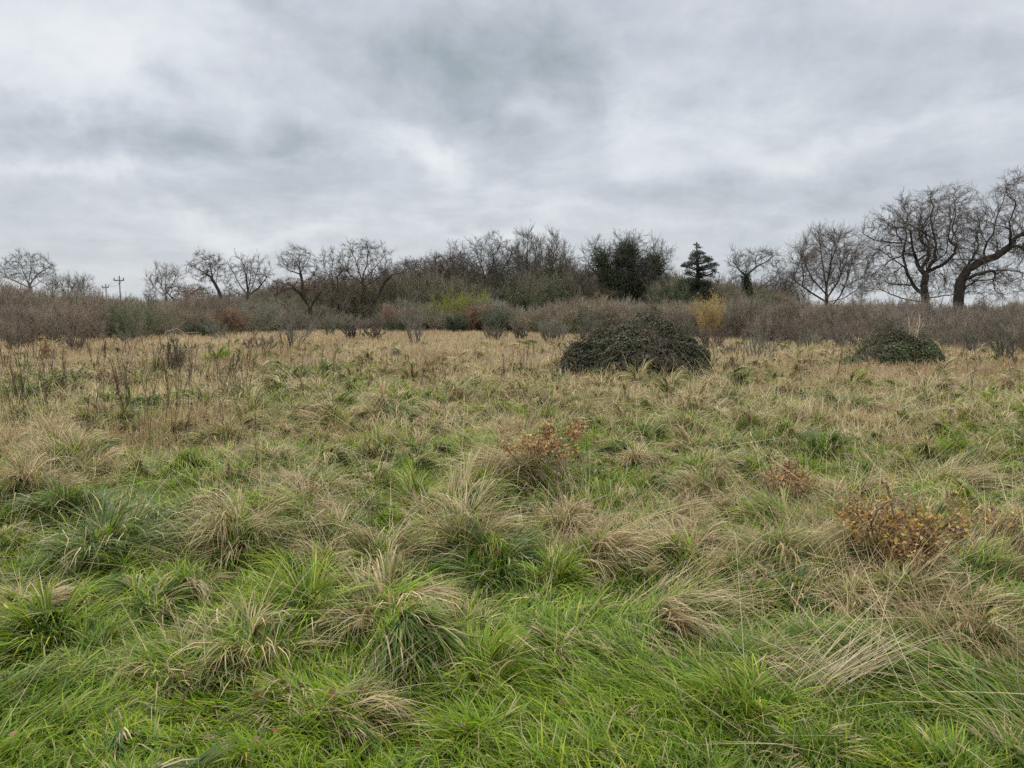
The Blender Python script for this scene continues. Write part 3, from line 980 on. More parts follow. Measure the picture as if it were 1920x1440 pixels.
    if brown_leaves:
        p = t2[r.choice(len(t2), brown_leaves), 1] + r.normal(0, 0.15, (brown_leaves, 3))
        G = Geo(); G.add(*leaves(p, 0.11, pick([np.array([0.20, 0.085, 0.035]), np.array([0.14, 0.07, 0.035])], [1, 1], brown_leaves, r), r))
        G.build('dead_foliage', M_LEAF, root, o0)
    if ivy:
        n, r_in, cols_i, thr, top = ivy
        ok = ch[(rad[ch] > thr)]
        if top is not None: ok = ok[pos[ok][:, 2] < top]
        mk = fbm(pos[ok][:, 0] + pos[ok][:, 1] * 0.7 + 40, pos[ok][:, 2] * 1.2 + 9, 1.6, 2, seed)
        ok = ok[mk > 0.42]
        i = r.choice(ok, n)
        p = pos[i] + unit(r.normal(size=(n, 3))) * (rad[i][:, None] + r_in * r.random((n, 1)) ** 0.7)
        p = p[p[:, 2] > 0.1]
        G = Geo(); G.add(*leaves(p, 0.13, pick(cols_i, [1] * len(cols_i), len(p), r), r, aspect=0.8))
        G.build('ivy', M_LEAF, root, o0)
    return root


IVY_D = [np.array([0.055, 0.080, 0.032]), np.array([0.080, 0.105, 0.050]), np.array([0.035, 0.052, 0.028])]
IVY_O = [np.array([0.13, 0.15, 0.055]), np.array([0.10, 0.125, 0.05]), np.array([0.15, 0.14, 0.07])]


# the two great oaks at the right, limbs traced
bare_tree('oak_tree', 'wide multi-limbed bare oak left of the leaning oak at the right of the picture', 'tree', 60,
          [[(1735, 600), (1735, 560), (1732, 535), (1738, 505)],
           [(1734, 555), (1716, 540), (1700, 512), (1693, 478, 1), (1700, 440, 1.5), (1692, 410, 1.5), (1680, 395, 2), (1665, 385, 2)],
           [(1697, 500), (1680, 490), (1660, 475, -1), (1645, 466, -2), (1632, 470, -2)],
           [(1736, 520), (1722, 500), (1712, 470, -1), (1708, 445, -1.5), (1706, 405, -2), (1700, 375, -2)],
           [(1742, 512), (1752, 485), (1755, 455, -.5), (1748, 430, -.5), (1745, 405, -1), (1752, 380, -1)],
           [(1728, 505), (1742, 480, 1), (1740, 465, 1), (1725, 450, 1.5), (1722, 425, 2), (1728, 395, 2.5)],
           [(1745, 515), (1770, 495, .5), (1790, 475, 1), (1796, 450, 1), (1785, 430, 1), (1792, 400, 1), (1788, 370, 1.5)],
           [(1796, 465, 1), (1780, 452, 0), (1765, 440, -1)],
           [(1733, 566), (1700, 562, -1), (1670, 552, -1.5), (1650, 543, -2), (1615, 538, -2.5)],
           [(1740, 560), (1765, 555, -1), (1800, 550, -2), (1830, 546, -3)],
           [(1693, 505), (1675, 512, 2), (1645, 515, 3), (1625, 510, 3.5)],
           [(1700, 455, 1), (1670, 455, 1), (1640, 450, 1), (1620, 440, 1)]],
          [(1690, 440, 62, 55, 0), (1740, 405, 62, 45, 0), (1790, 395, 50, 46, 1), (1655, 480, 42, 42, 0), (1640, 530, 35, 20, -1), (1670, 520, 55, 25, 1), (1760, 470, 70, 50, 0), (1740, 530, 100, 25, 0), (1640, 440, 28, 26, 0), (1800, 365, 26, 22, 1), (1630, 415, 16, 16, 0)],
          n_att=4600, seed=11, D=0.24, tip=0.0095, base_r=0.60, twigs=2, twig_len=0.42, jit=0.33, dk=0.40, di=2.4, shell=0.9, bark=BARK * 0.9, sec=60)
bare_tree('oak_tree', 'massive bare oak with a thick trunk leaning right at the right edge of the picture', 'tree', 58,
          [[(1797, 600), (1797, 560), (1799, 540), (1802, 520)],
           [(1801, 525), (1815, 505), (1840, 490, .5), (1868, 480, 0), (1893, 462, 0), (1905, 445, 0), (1935, 430, 0), (1965, 425, 0)],
           [(1895, 460), (1895, 440, -1), (1893, 415, -1), (1905, 385, -1.5), (1900, 350, -2)],
           [(1850, 486), (1845, 470, 1), (1850, 455, 1), (1862, 440, 1), (1868, 410, 1.5), (1880, 380, 2), (1890, 345, 2)],
           [(1852, 455, 1), (1840, 440, 2), (1836, 418, 2), (1840, 400, 2.5)],
           [(1815, 500), (1800, 482, -1), (1795, 465, -1), (1790, 440, -1.5), (1800, 418, -2), (1810, 390, -2)],
           [(1806, 530), (1830, 515, -1), (1860, 507, -1.5), (1890, 506, -2), (1920, 512, -2), (1960, 505, -2)],
           [(1803, 545), (1830, 527, 1.5), (1860, 524, 2), (1885, 535, 2.5), (1905, 552, 2.5)],
           [(1800, 550), (1825, 552, -2), (1850, 548, -3), (1880, 556, -3)],
           [(1893, 462), (1925, 460, 2), (1960, 470, 3), (1990, 490, 3)],
           [(1880, 472), (1910, 474, -2), (1950, 480, -3)],
           [(1935, 430), (1940, 400, 1), (1950, 365, 1)]],
          [(1900, 375, 48, 50, 0), (1845, 420, 45, 45, 1), (1960, 390, 50, 60, 0), (1890, 440, 60, 40, 0), (1950, 480, 70, 45, 0), (1880, 525, 70, 28, 0), (1820, 440, 35, 45, 0), (1870, 555, 45, 12, 0), (1830, 500, 40, 40, 0), (1905, 345, 28, 22, 0)],
          n_att=4200, seed=12, D=0.24, tip=0.0095, base_r=0.75, twigs=2, twig_len=0.42, jit=0.33, dk=0.42, di=2.4, shell=0.9, bark=BARK * 0.85, sec=60)

bare_tree('bare_tree', 'tall fan-shaped bare tree immediately left of the two great oaks', 'tree', 66,
          [[(1550, 610), (1550, 560), (1549, 530)],
           [(1550, 545), (1545, 510), (1540, 480, .5), (1535, 440, 1)], [(1549, 535), (1557, 500), (1560, 470, -1), (1570, 440, -1)],
           [(1552, 560), (1570, 530, 1), (1583, 500, 1), (1595, 465, 1.5)], [(1548, 555), (1525, 525, -1), (1508, 495, -1), (1500, 470, -1)],
           [(1550, 565), (1520, 548, 1), (1495, 530, 1), (1478, 515, 1)], [(1553, 570), (1580, 560, -1), (1605, 545, -1), (1620, 530, -1)],
           [(1572, 590), (1575, 555), (1590, 520), (1600, 480)]],
          [(1550, 475, 55, 45), (1520, 500, 42, 45), (1590, 490, 45, 45), (1500, 530, 30, 25), (1610, 535, 25, 30), (1540, 440, 20, 14), (1555, 520, 60, 35)],
          n_att=2600, seed=13, D=0.28, tip=0.010, twigs=3, twig_len=0.75, jit=0.16, up=0.22, dk=0.48, di=2.6, base_r=0.36, twig_up=0.22, spread=0.6, twig=TWIGC * 1.15, wob=0.1)
bare_tree('bare_tree', 'flat-topped bare tree with an ivy-wrapped trunk between the conifer and the fan-shaped tree', 'tree', 74,
          [[(1402, 610), (1403, 560), (1399, 525), (1398, 510)],
           [(1399, 515), (1385, 505), (1375, 490, 1), (1380, 478, 1), (1375, 468, 1)], [(1400, 520), (1418, 500), (1416, 485), (1424, 470)],
           [(1418, 500), (1435, 492), (1452, 478)], [(1404, 560), (1425, 540, -1), (1450, 522, -1), (1468, 505, -1)], [(1398, 512), (1405, 495, 2), (1398, 478, 2)]],
          [(1395, 485, 33, 16), (1430, 482, 38, 15), (1380, 498, 20, 18), (1455, 505, 20, 22), (1405, 500, 35, 18)],
          n_att=1100, seed=14, D=0.28, tip=0.012, twigs=3, twig_len=0.5, base_r=0.33, dk=0.5, di=2.5, twig=TWIG_GREY * 0.9, jit=0.36,
          ivy=(5200, 0.40, IVY_D, 0.10, 6.0))
bare_tree('ivy_clad_oak', 'broad ivy-clad oak with pale limbs behind the large bramble mound', 'tree', 72,
          [[(1178, 610), (1180, 560), (1182, 530), (1180, 505)],
           [(1180, 520), (1165, 495), (1170, 470, 1), (1175, 450, 1)], [(1181, 510), (1190, 480), (1186, 460)], [(1180, 530), (1150, 525, -1), (1125, 512, -1), (1110, 505), (1100, 490)],
           [(1150, 525, -1), (1128, 500, 0), (1115, 475, 0), (1108, 460, 0)], [(1182, 535), (1210, 510, 0), (1228, 490, 1), (1240, 470, 1)], [(1184, 545), (1220, 530, -2), (1250, 525, -2), (1262, 515, -2)],
           [(1181, 540), (1200, 520, -2), (1215, 540, -3), (1218, 570, -3)], [(1180, 545), (1160, 550, -3), (1150, 575, -3)]],
          [(1180, 470, 45, 32), (1130, 480, 36, 32), (1225, 480, 38, 34), (1180, 510, 75, 35), (1240, 515, 26, 25), (1110, 505, 22, 18), (1190, 455, 25, 18)],
          n_att=2400, seed=15, D=0.28, tip=0.011, twigs=3, twig_len=0.55, base_r=0.55, dk=0.48, di=2.5, twig=TWIG_GREY * 0.75, bark=np.array([0.12, 0.115, 0.09]), jit=0.36,
          ivy=(40000, 0.95, IVY_D + [IVY_O[1], IVY_O[0]], 0.042, 9.4), brown_leaves=700)
bare_tree('bare_tree', 'slim bare tree leaning left beside the broad ivy-clad oak', 'tree', 76,
          [[(1100, 600), (1098, 560), (1090, 530), (1080, 510)], [(1092, 535), (1075, 512), (1068, 495)], [(1085, 520), (1098, 500), (1100, 485)]],
          [(1078, 500, 20, 22), (1090, 520, 22, 20), (1068, 490, 12, 12)], n_att=500, seed=16, D=0.3, tip=0.011, base_r=0.2, twig=TWIGC, twigs=2, dk=.5)
bare_tree('poplar_tree', 'tall greenish upright tree with a twiggy top right of the pale upright one', 'tree', 82,
          [[(1040, 610), (1040, 560), (1036, 520), (1034, 490), (1035, 460)], [(1037, 540), (1052, 510), (1058, 480), (1058, 460)], [(1038, 530), (1020, 505), (1015, 475), (1014, 455)], [(1035, 500), (1045, 475), (1043, 452)]],
          [(1036, 478, 22, 38), (1016, 480, 14, 35), (1058, 490, 14, 32), (1038, 530, 34, 25)],
          n_att=1500, seed=17, D=0.3, tip=0.011, twigs=3, twig_len=0.7, jit=0.15, up=0.3, twig_up=0.35, spread=0.5, base_r=0.3, twig=TWIGC * 1.1, dk=0.5, ivy=(9000, 0.9, IVY_O, 0.045, 6.2))
bare_tree('poplar_tree', 'pale upright fan-topped tree right of the round-headed central oak', 'tree', 84,
          [[(990, 610), (990, 560), (990, 520), (988, 480), (990, 450)], [(990, 530), (1003, 500), (1005, 460)], [(990, 535), (975, 505), (970, 465)]],
          [(990, 470, 16, 35), (974, 478, 13, 30), (1003, 480, 12, 32), (990, 520, 24, 25)],
          n_att=1300, seed=18, D=0.3, tip=0.011, twigs=3, twig_len=0.8, jit=0.12, up=0.35, twig_up=0.4, spread=0.45, base_r=0.25, twig=TWIG_GREY, dk=0.5, bark=BARK_G)
bare_tree('oak_tree', 'round-headed greenish oak in the centre of the tree line', 'tree', 80,
          [[(912, 610), (912, 570), (912, 540), (915, 520)],
           [(913, 535), (905, 505), (895, 480), (890, 460)], [(914, 525), (925, 495), (925, 470), (930, 450)], [(914, 530), (940, 510), (955, 485), (962, 470)], [(912, 545), (885, 520), (870, 500), (862, 485)], [(913, 540), (945, 528), (968, 520)]],
          [(920, 475, 45, 34), (890, 490, 30, 32), (955, 490, 26, 30), (880, 520, 22, 20), (920, 515, 55, 26), (962, 520, 18, 18)],
          n_att=2400, seed=19, D=0.29, tip=0.0105, twigs=3, twig_len=0.5, base_r=0.42, dk=0.48, di=2.4, bark=np.array([0.10, 0.105, 0.06]), twig=TWIG_GREY * 0.85, jit=0.3)
bare_tree('bare_tree', 'narrow-crowned tree rising between the dark wood and the round-headed central oak', 'tree', 86,
          [[(850, 610), (852, 560), (856, 520), (858, 490)], [(857, 510), (845, 485)], [(857, 505), (872, 480)]],
          [(858, 475, 18, 22), (850, 500, 24, 24), (880, 505, 20, 20)], n_att=900, seed=20, D=0.3, tip=0.0115, twigs=3, twig_len=0.5, base_r=0.25, dk=.5, twig=TWIGC * 0.95, brown_leaves=500)
bare_tree('oak_tree', 'low spreading dark brown oak left of the narrow-crowned tree', 'tree', 84,
          [[(820, 610), (822, 570), (825, 545), (822, 520)], [(823, 535), (800, 515), (785, 500)], [(824, 530), (840, 505), (845, 490)], [(822, 525), (815, 500), (818, 482)], [(824, 545), (790, 540), (770, 530)], [(824, 545), (850, 535), (865, 520)]],
          [(820, 498, 38, 27), (790, 510, 24, 22), (850, 505, 28, 30), (775, 535, 18, 20), (820, 535, 50, 28)],
          n_att=2000, seed=21, D=0.3, tip=0.012, twigs=4, twig_len=0.5, base_r=0.36, dk=0.5, di=2.4, twig=TWIGC * 0.85, brown_leaves=2600)
bare_tree('bare_tree', 'thin straight tree left of the low dark brown oak', 'tree', 82,
          [[(742, 610), (748, 560), (756, 520), (758, 505)], [(752, 540), (742, 515)], [(755, 525), (768, 505)]],
          [(757, 512, 18, 18), (745, 530, 16, 20), (765, 535, 14, 18)], n_att=500, seed=22, D=0.3, tip=0.011, twigs=2, base_r=0.16, dk=.5, twig=TWIGC)
bare_tree('oak_tree', 'largest round bare oak left of centre, fan of dark limbs on a straight trunk', 'tree', 78,
          [[(682, 605), (682, 575), (682, 545), (680, 520)],
           [(681, 530), (672, 505), (665, 485), (658, 468)], [(680, 522), (688, 495), (690, 470), (688, 458)], [(681, 525), (700, 505), (712, 490), (722, 478)], [(681, 535), (655, 515), (642, 500), (636, 488)], [(682, 540), (712, 520), (728, 508)],
           [(682, 575), (660, 552, -2), (645, 560, -2)], [(682, 570), (705, 558, -2)]],
          [(680, 480, 42, 28), (655, 490, 26, 26), (708, 488, 30, 26), (680, 510, 50, 22), (722, 505, 14, 14), (678, 462, 22, 12), (670, 555, 30, 12)],
          n_att=2300, seed=23, D=0.28, tip=0.0105, twigs=3, twig_len=0.42, base_r=0.36, dk=0.46, di=2.4, jit=0.26)
bare_tree('bare_tree', 'dark leaning tree whose trunk slants right under the largest round oak', 'tree', 76,
          [[(705, 600), (706, 570), (712, 545), (722, 528), (735, 515)], [(712, 545), (705, 525)], [(728, 520), (720, 505)], [(733, 517), (750, 512), (765, 502)]],
          [(742, 508, 26, 14), (720, 515, 18, 16), (758, 500, 14, 12)], n_att=600, seed=24, D=0.28, tip=0.0115, twigs=2, base_r=0.28, dk=.5, jit=0.35, bark=BARK * 0.75)
bare_tree('bare_tree', 'slender twin-stemmed tree between the open-crowned oak and the largest round oak', 'tree', 78,
          [[(620, 605), (620, 570), (624, 540), (622, 510), (625, 485)], [(620, 580), (634, 555), (633, 525), (630, 500)], [(623, 525), (610, 505), (606, 490)], [(633, 520), (642, 505)]],
          [(622, 490, 22, 24), (608, 500, 14, 22), (636, 500, 12, 20), (622, 530, 22, 18)], n_att=1000, seed=25, D=0.28, tip=0.0105, twigs=3, twig_len=.42, base_r=0.22, dk=.48, jit=0.25)
bare_tree('oak_tree', 'open-crowned oak with a crooked trunk left of the twin-stemmed tree', 'tree', 76,
          [[(572, 600), (572, 570), (568, 545), (566, 525), (562, 505)], [(564, 515), (545, 508), (530, 500)], [(563, 508), (555, 490), (540, 480)], [(564, 510), (575, 495), (582, 480)], [(562, 505), (560, 485), (562, 472)], [(567, 530), (585, 520), (592, 505)]],
          [(556, 482, 32, 20), (535, 492, 18, 14), (578, 492, 18, 18), (556, 500, 34, 12), (590, 512, 10, 8)],
          n_att=1500, seed=26, D=0.26, tip=0.0105, twigs=3, twig_len=0.36, base_r=0.3, dk=0.42, di=2.3, jit=0.36, bark=BARK * 0.8)
bare_tree('bare_tree', 'low black V-forked tree with a flat spreading crown under the open-crowned oak', 'tree', 70,
          [[(583, 605), (582, 585), (581, 578)], [(581, 578), (572, 562), (560, 548), (548, 540)], [(582, 578), (592, 560), (602, 548), (612, 535)], [(560, 548), (545, 535), (528, 530)], [(602, 548), (595, 535), (600, 525)]],
          [(545, 535, 32, 14), (520, 545, 18, 12), (600, 535, 24, 14), (570, 540, 25, 14)],
          n_att=900, seed=27, D=0.26, tip=0.012, twigs=4, twig_len=0.4, base_r=0.34, dk=0.45, jit=0.4, bark=BARK * 0.6, twig=TWIGC * 0.8, brown_leaves=900)
bare_tree('oak_tree', 'vase-shaped bare oak standing clear against the sky at centre left', 'tree', 72,
          [[(462, 605), (463, 575), (465, 560), (465, 548)],
           [(464, 555), (450, 535), (440, 515), (430, 500)], [(465, 550), (462, 525), (458, 505), (455, 490)], [(465, 552), (476, 530), (482, 510), (488, 492)], [(465, 556), (485, 540), (500, 520), (508, 505)], [(464, 558), (445, 550), (428, 540), (418, 528)], [(465, 548), (470, 520), (472, 495)]],
          [(465, 500, 36, 22), (435, 512, 22, 24), (492, 512, 20, 22), (465, 520, 42, 20), (425, 530, 12, 14)],
          n_att=1700, seed=28, D=0.26, tip=0.011, twigs=2, twig_len=0.38, base_r=0.34, dk=0.46, di=2.4, jit=0.22, up=0.1, bark=BARK * 0.8)
bare_tree('oak_tree', 'dark bare oak leaning left just left of the vase-shaped oak', 'tree', 74,
          [[(418, 605), (416, 565), (410, 545), (402, 530), (394, 518)], [(396, 520), (380, 510), (365, 500), (355, 495)], [(398, 522), (395, 500), (392, 482)], [(404, 533), (408, 512), (406, 495)], [(388, 515), (372, 525), (360, 520)]],
          [(388, 495, 32, 22), (365, 505, 20, 18), (405, 505, 14, 22), (385, 515, 28, 16)],
          n_att=1500, seed=29, D=0.26, tip=0.011, twigs=3, twig_len=0.36, base_r=0.3, dk=0.42, di=2.3, jit=0.34, bark=BARK * 0.75)
bare_tree('bare_tree', 'pale twiggy fan-shaped tree right of the power poles', 'tree', 84,
          [[(312, 605), (312, 570), (311, 545)], [(311, 555), (300, 530), (292, 512)], [(311, 550), (310, 525), (312, 505)], [(312, 553), (325, 530), (332, 512)], [(311, 560), (290, 540), (280, 525)]],
          [(308, 518, 26, 20), (290, 525, 16, 16), (330, 525, 14, 18)], n_att=900, seed=30, D=0.3, tip=0.0105, twigs=3, twig_len=0.6, base_r=0.2, dk=.5, up=0.3, twig_up=0.3, spread=0.5, jit=0.12, twig=TWIG_GREY)
bare_tree('oak_tree', 'isolated bare oak against the sky at the far left of the picture', 'tree', 88,
          [[(57, 605), (57, 560), (57, 540), (54, 528)], [(55, 535), (40, 515), (25, 500), (10, 490)], [(55, 530), (58, 505), (57, 485)], [(56, 533), (70, 515), (85, 505), (98, 498)], [(56, 538), (75, 528), (92, 535)], [(54, 530), (42, 505), (38, 488)], [(56, 540), (35, 530), (10, 520), (-8, 512)]],
          [(55, 492, 34, 22), (22, 502, 26, 20), (85, 508, 24, 18), (50, 515, 45, 14), (-5, 515, 12, 14)],
          n_att=1500, seed=31, D=0.28, tip=0.0105, twigs=3, twig_len=0.4, base_r=0.34, dk=0.45, di=2.4, jit=0.3, twig=TWIG_GREY * 0.85)
for q, (px, py, w, lab) in enumerate(((130, 522, 26, 'thin twiggy birch right of the isolated far left oak'), (158, 520, 20, 'second thin twiggy birch, nearer to the power poles'), (100, 528, 16, 'lowest thin twiggy sapling tree close beside the isolated far left oak'))):
    bare_tree('birch_tree', lab, 'tree', 74 + q * 3,
              [[(px, 605), (px, 565), (px - 2, 540), (px - 1, py)], [(px, 555), (px + w * .4, 535), (px + w * .5, py + 5)], [(px, 560), (px - w * .5, 540), (px - w * .6, py + 8)]],
              [(px, py + 12, w, 16), (px, 550, w, 14)], n_att=420, seed=40 + q, D=0.3, tip=0.010, twigs=2, twig_len=0.6, base_r=0.1, dk=.55, up=0.3, twig_up=0.3, spread=0.5, jit=0.12, twig=TWIG_GREY * 0.9)


# ------------------------------------------------------------------ conifer
def conifer():
    Y = 78
    r = np.random.default_rng(50)
    base = ray(1308, 600, Y)
    root = empty('conifer_tree', (base[0], Y, 0), 'dark ragged-topped conifer standing above the wood right of the ivy-clad oak', 'tree', None)
    o0 = (base[0], Y, 0)
    G = Geo()
    pts = np.array([[ray(1308, 610, Y), ray(1308, 560, Y), ray(1309, 510, Y), ray(1307, 480, Y), ray(1306, 453, Y)]])
    pts[0, 0, 2] = 0
    G.add(*tubes(pts, 0.35, 0.03, 8, BARK))
    G.build('trunk', M_BARK, root, o0, smooth=True)
    G, B = Geo(), Geo()
    NC = [np.array([0.035, 0.052, 0.026]), np.array([0.055, 0.07, 0.038]), np.array([0.022, 0.034, 0.02])]
    # branch tips: px, py, clump radius px
    clumps = [(1306, 457, 2.5), (1307, 463, 4), (1302, 472, 6), (1311, 474, 6), (1297, 484, 7), (1316, 482, 7), (1305, 480, 7), (1290, 494, 8), (1303, 492, 8), (1320, 489, 8), (1330, 486, 7), (1327, 496, 8),
              (1284, 499, 6), (1296, 504, 8), (1312, 503, 8), (1334, 498, 7), (1341, 496, 5), (1290, 512, 7), (1304, 514, 8), (1320, 512, 6), (1340, 506, 5), (1335, 514, 6), (1300, 526, 11), (1312, 528, 10), (1286, 530, 12), (1325, 530, 8),
              (1275, 540, 14), (1300, 542, 16), (1320, 545, 14), (1262, 556, 14), (1285, 560, 18), (1308, 565, 18), (1330, 560, 12), (1265, 580, 18), (1290, 585, 18), (1315, 585, 16)]
    for (px, py, cr) in clumps:
        for s in range(3 if py < 520 else 4):
            dy = r.normal(0, abs(px - 1308) / F_PX * Y * 0.4 + 0.5)
            c = ray(px + r.normal(0, 3.2), py + r.normal(0, 2.2), Y + dy)
            k = Y / F_PX
            m = int(150 * (cr / 7) ** 1.6)
            q = unit(r.normal(size=(m, 3))) * r.random((m, 1)) ** 0.42 * np.array([cr * r.uniform(0.9, 1.6), cr * 1.2, cr * r.uniform(0.35, 0.75)]) * k
            q[:, 2] -= 0.25 * np.abs(q[:, 0]) + r.uniform(-0.35, 0.35) * q[:, 0]
            G.add(*leaves(c + q, 0.12, pick(NC, [3, 2, 2], m, r), r, aspect=0.4))
            a = np.array([base[0] + r.normal(0, .05), Y, max(c[2] - abs(c[0] - base[0]) * 0.3, 0.5)])
            B.add(*tubes(np.array([[a, (a + c) / 2 + [0, 0, -0.1], c]]), 0.05, 0.015, 4, BARK))
    G.build('foliage', M_LEAF, root, o0)
    B.build('branches', M_BARK, root, o0)


conifer()



# ------------------------------------------------------------------ the crowded trees of the wood behind: copies of the single trees
def copy_tree(o, parent=None):
    c = o.copy(); COL.objects.link(c); c.parent = parent
    for ch in o.children: copy_tree(ch, c)
    return c


def fill_wood():
    r = np.random.default_rng(90)
    src = [o for o in COL.objects if o.type == 'EMPTY' and o.name.split('.')[0] in ('oak_tree', 'bare_tree', 'poplar_tree') and 40 < o.location.y]
    tops = {}
    for o in src:
        crown = [c for c in o.children if c.name.startswith('crown')][0]
        tops[o.name] = (max(v[2] for v in crown.bound_box), max(v[0] for v in crown.bound_box) - min(v[0] for v in crown.bound_box))
    src = [o for o in src if o.location.y > 65 and tops[o.name][1] < tops[o.name][0] * 1.5]
    spots = [(500, 530), (530, 520), (600, 505), (645, 505), (665, 512), (715, 500), (745, 492), (775, 485), (800, 478), (838, 470), (872, 478), (895, 485), (945, 470), (968, 478), (1005, 470), (1022, 465), (1062, 478), (1085, 490),
             (1110, 500), (1140, 488), (1215, 490), (1250, 505), (1275, 520), (1345, 510), (1372, 505), (1440, 510), (1465, 500), (1490, 520), (1610, 528), (1500, 535), (290, 530), (340, 525), (430, 532), (700, 520), (790, 505), (860, 500), (930, 500), (990, 500), (1050, 505), (1180, 505), (1325, 530), (1420, 525), (580, 530), (625, 525), (760, 515), (900, 515)]
    LANDMARKS = [(308, 'pale fan tree by the power poles'), (388, 'left-leaning dark oak'), (465, 'vase-shaped oak'), (555, 'open-crowned oak'), (625, 'twin-stemmed tree'), (680, 'largest round oak'), (725, 'slanting dark tree'), (757, 'thin straight tree'),
                 (820, 'low dark brown oak'), (858, 'narrow-crowned tree'), (915, 'round-headed central oak'), (990, 'pale upright tree'), (1036, 'greenish upright tree'), (1078, 'slim left-leaning tree'), (1125, 'left limbs of the ivy-clad oak'), (1180, 'ivy-clad oak'), (1235, 'right limbs of the ivy-clad oak'),
                 (1308, 'dark conifer'), (1402, 'ivy-wrapped flat-topped tree'), (1550, 'big fan-shaped tree'), (1735, 'nearer great oak')]
    used = {}
    for i, (px, top) in enumerate(spots):
        o = src[int(r.integers(len(src)))]
        y = r.uniform(88, 112)
        h = H_EYE + (590 - top) / F_PX * y
        c = copy_tree(o)
        sc = h / tops[o.name][0]
        c.location = ((px - 960) / F_PX * y, y, 0)
        c.scale = (sc * 1.1, sc * 1.1, sc)
        c.rotation_euler = (0, 0, r.uniform(0, 6.28))
        nm = min(LANDMARKS, key=lambda q: abs(q[0] - px))
        side = 'just left of' if px < nm[0] - 10 else 'just right of' if px > nm[0] + 10 else 'directly behind'
        key = (nm[1], side); used[key] = used.get(key, 0) + 1
        c['label'] = 'background bare tree %s the %s%s' % (side, nm[1], ('', ', the second one there', ', the third and farthest one there', ', the fourth one there')[used[key] - 1])
        c['category'] = 'tree'
        c['group'] = 'bare trees of the wood behind'


fill_wood()

# ------------------------------------------------------------------ shrubs
def shrub_paths(h, w, n_stem, r, up=0.10, spread=0.6, k1=9, k2=4, twist=0.16, twl=0.35):
    a = r.random(n_stem) * 2 * np.pi; q = np.sqrt(r.random(n_stem))
    st = np.column_stack([np.cos(a) * q * w * 0.28, np.sin(a) * q * w * 0.28, np.zeros(n_stem)])
    tilt = q * math.atan2(w * 0.5, h)
    d = np.column_stack([np.cos(a) * np.sin(tilt), np.sin(a) * np.sin(tilt), np.cos(tilt)]) + r.normal(0, 0.12, (n_stem, 3))
    s0 = grow(st, d, h * (0.65 + 0.45 * r.random(n_stem)) * (1.05 - 0.25 * q), 5, twist, up * 0.4, r)
    s1 = side_twigs(s0, k1, 0.12, 0.98, spread, h * twl, 3, twist * 1.2, up, r)
    s2 = side_twigs(s1, k2, 0.15, 0.98, spread, h * twl * 0.42, 2, twist, up, r)
    return s0, s1, s2


def shrub_mesh(name, h, w, n_stem, cs, ct, seed, leaf=0, leaf_cols=None, leaf_size=0.06, thick=0.012, k1=9, k2=4, up=0.10, spread=0.6, parent=None, origin=None, mat=None, link=True, low=0.0, twist=0.16, twl=0.35, split=False, leaf_mat=None, zmin=0.0):
    r = np.random.default_rng(seed)
    s0, s1, s2 = shrub_paths(h, w, n_stem, r, up, spread, k1, k2, twist, twl)
    for s in (s1, s2): s[..., 2] = np.maximum(s[..., 2], low)
    G = Geo()
    v = lambda n: (0.75 + 0.5 * r.random((n, 1)))
    G.add(*tubes(s0, thick * 1.5, thick * 0.6, 3, cs * v(len(s0)), ct * v(len(s0))))
    G.add(*tubes(s1, thick * 0.65, thick * 0.4, 3, ct * v(len(s1))))
    G.add(*tubes(s2, thick * 0.42, thick * 0.28, 3, ct * v(len(s2))))
    G2 = G if not split else Geo()
    if leaf:
        src = np.concatenate([s1.reshape(-1, 3), s2.reshape(-1, 3), s2.reshape(-1, 3)])
        src = src[src[:, 2] > zmin]
        p = src[r.choice(len(src), leaf)] + r.normal(0, leaf_size, (leaf, 3))
        G2.add(*leaves(p, leaf_size, pick(leaf_cols, [1] * len(leaf_cols), leaf, r), r))
    if split:
        root = empty(name, origin, *split)
        G.build('stems', mat or M_SCRUB, root)
        if leaf: G2.build('foliage', leaf_mat or M_LEAF, root)
        return root
    o = G.build(name, mat or M_SCRUB, parent, link=link)
    if origin is not None: o.location = origin
    return o


BR = np.array([0.34, 0.275, 0.205]); BR2 = np.array([0.32, 0.265, 0.205]); GY = np.array([0.38, 0.35, 0.265]); OL = np.array([0.24, 0.24, 0.135]); PU = np.array([0.30, 0.245, 0.19]); TA = np.array([0.42, 0.33, 0.23])
c_ol = [np.array([0.17, 0.19, 0.075]), np.array([0.12, 0.145, 0.06])]
c_rust = [np.array([0.24, 0.10, 0.04]), np.array([0.17, 0.085, 0.045]), np.array([0.28, 0.14, 0.05])]
c_red = [np.array([0.15, 0.085, 0.05]), np.array([0.12, 0.075, 0.045])]

protos = bpy.data.collections.new('scrub_kinds')
spec = [dict(h=2.5, w=2.6, n_stem=26, cs=BR, ct=BR, k1=10, k2=5), dict(h=2.7, w=2.4, n_stem=30, cs=GY, ct=TA, k1=9, k2=5), dict(h=2.3, w=2.8, n_stem=30, cs=BR2, ct=PU, k1=10, k2=5),
        dict(h=2.4, w=2.6, n_stem=26, cs=OL, ct=OL, k1=9, k2=5, leaf=1500, leaf_cols=c_ol), dict(h=2.6, w=2.4, n_stem=30, cs=BR, ct=BR * 0.9, k1=9, k2=5, leaf=700, leaf_cols=c_red),
        dict(h=2.2, w=2.4, n_stem=24, cs=GY, ct=GY * 0.9, k1=10, k2=5)]
for i, s in enumerate(spec):
    o = shrub_mesh('scrub_kind', seed=60 + i, thick=0.014, link=False, **s)
    o.name = 'scrub_kind_%d' % i
    protos.objects.link(o)


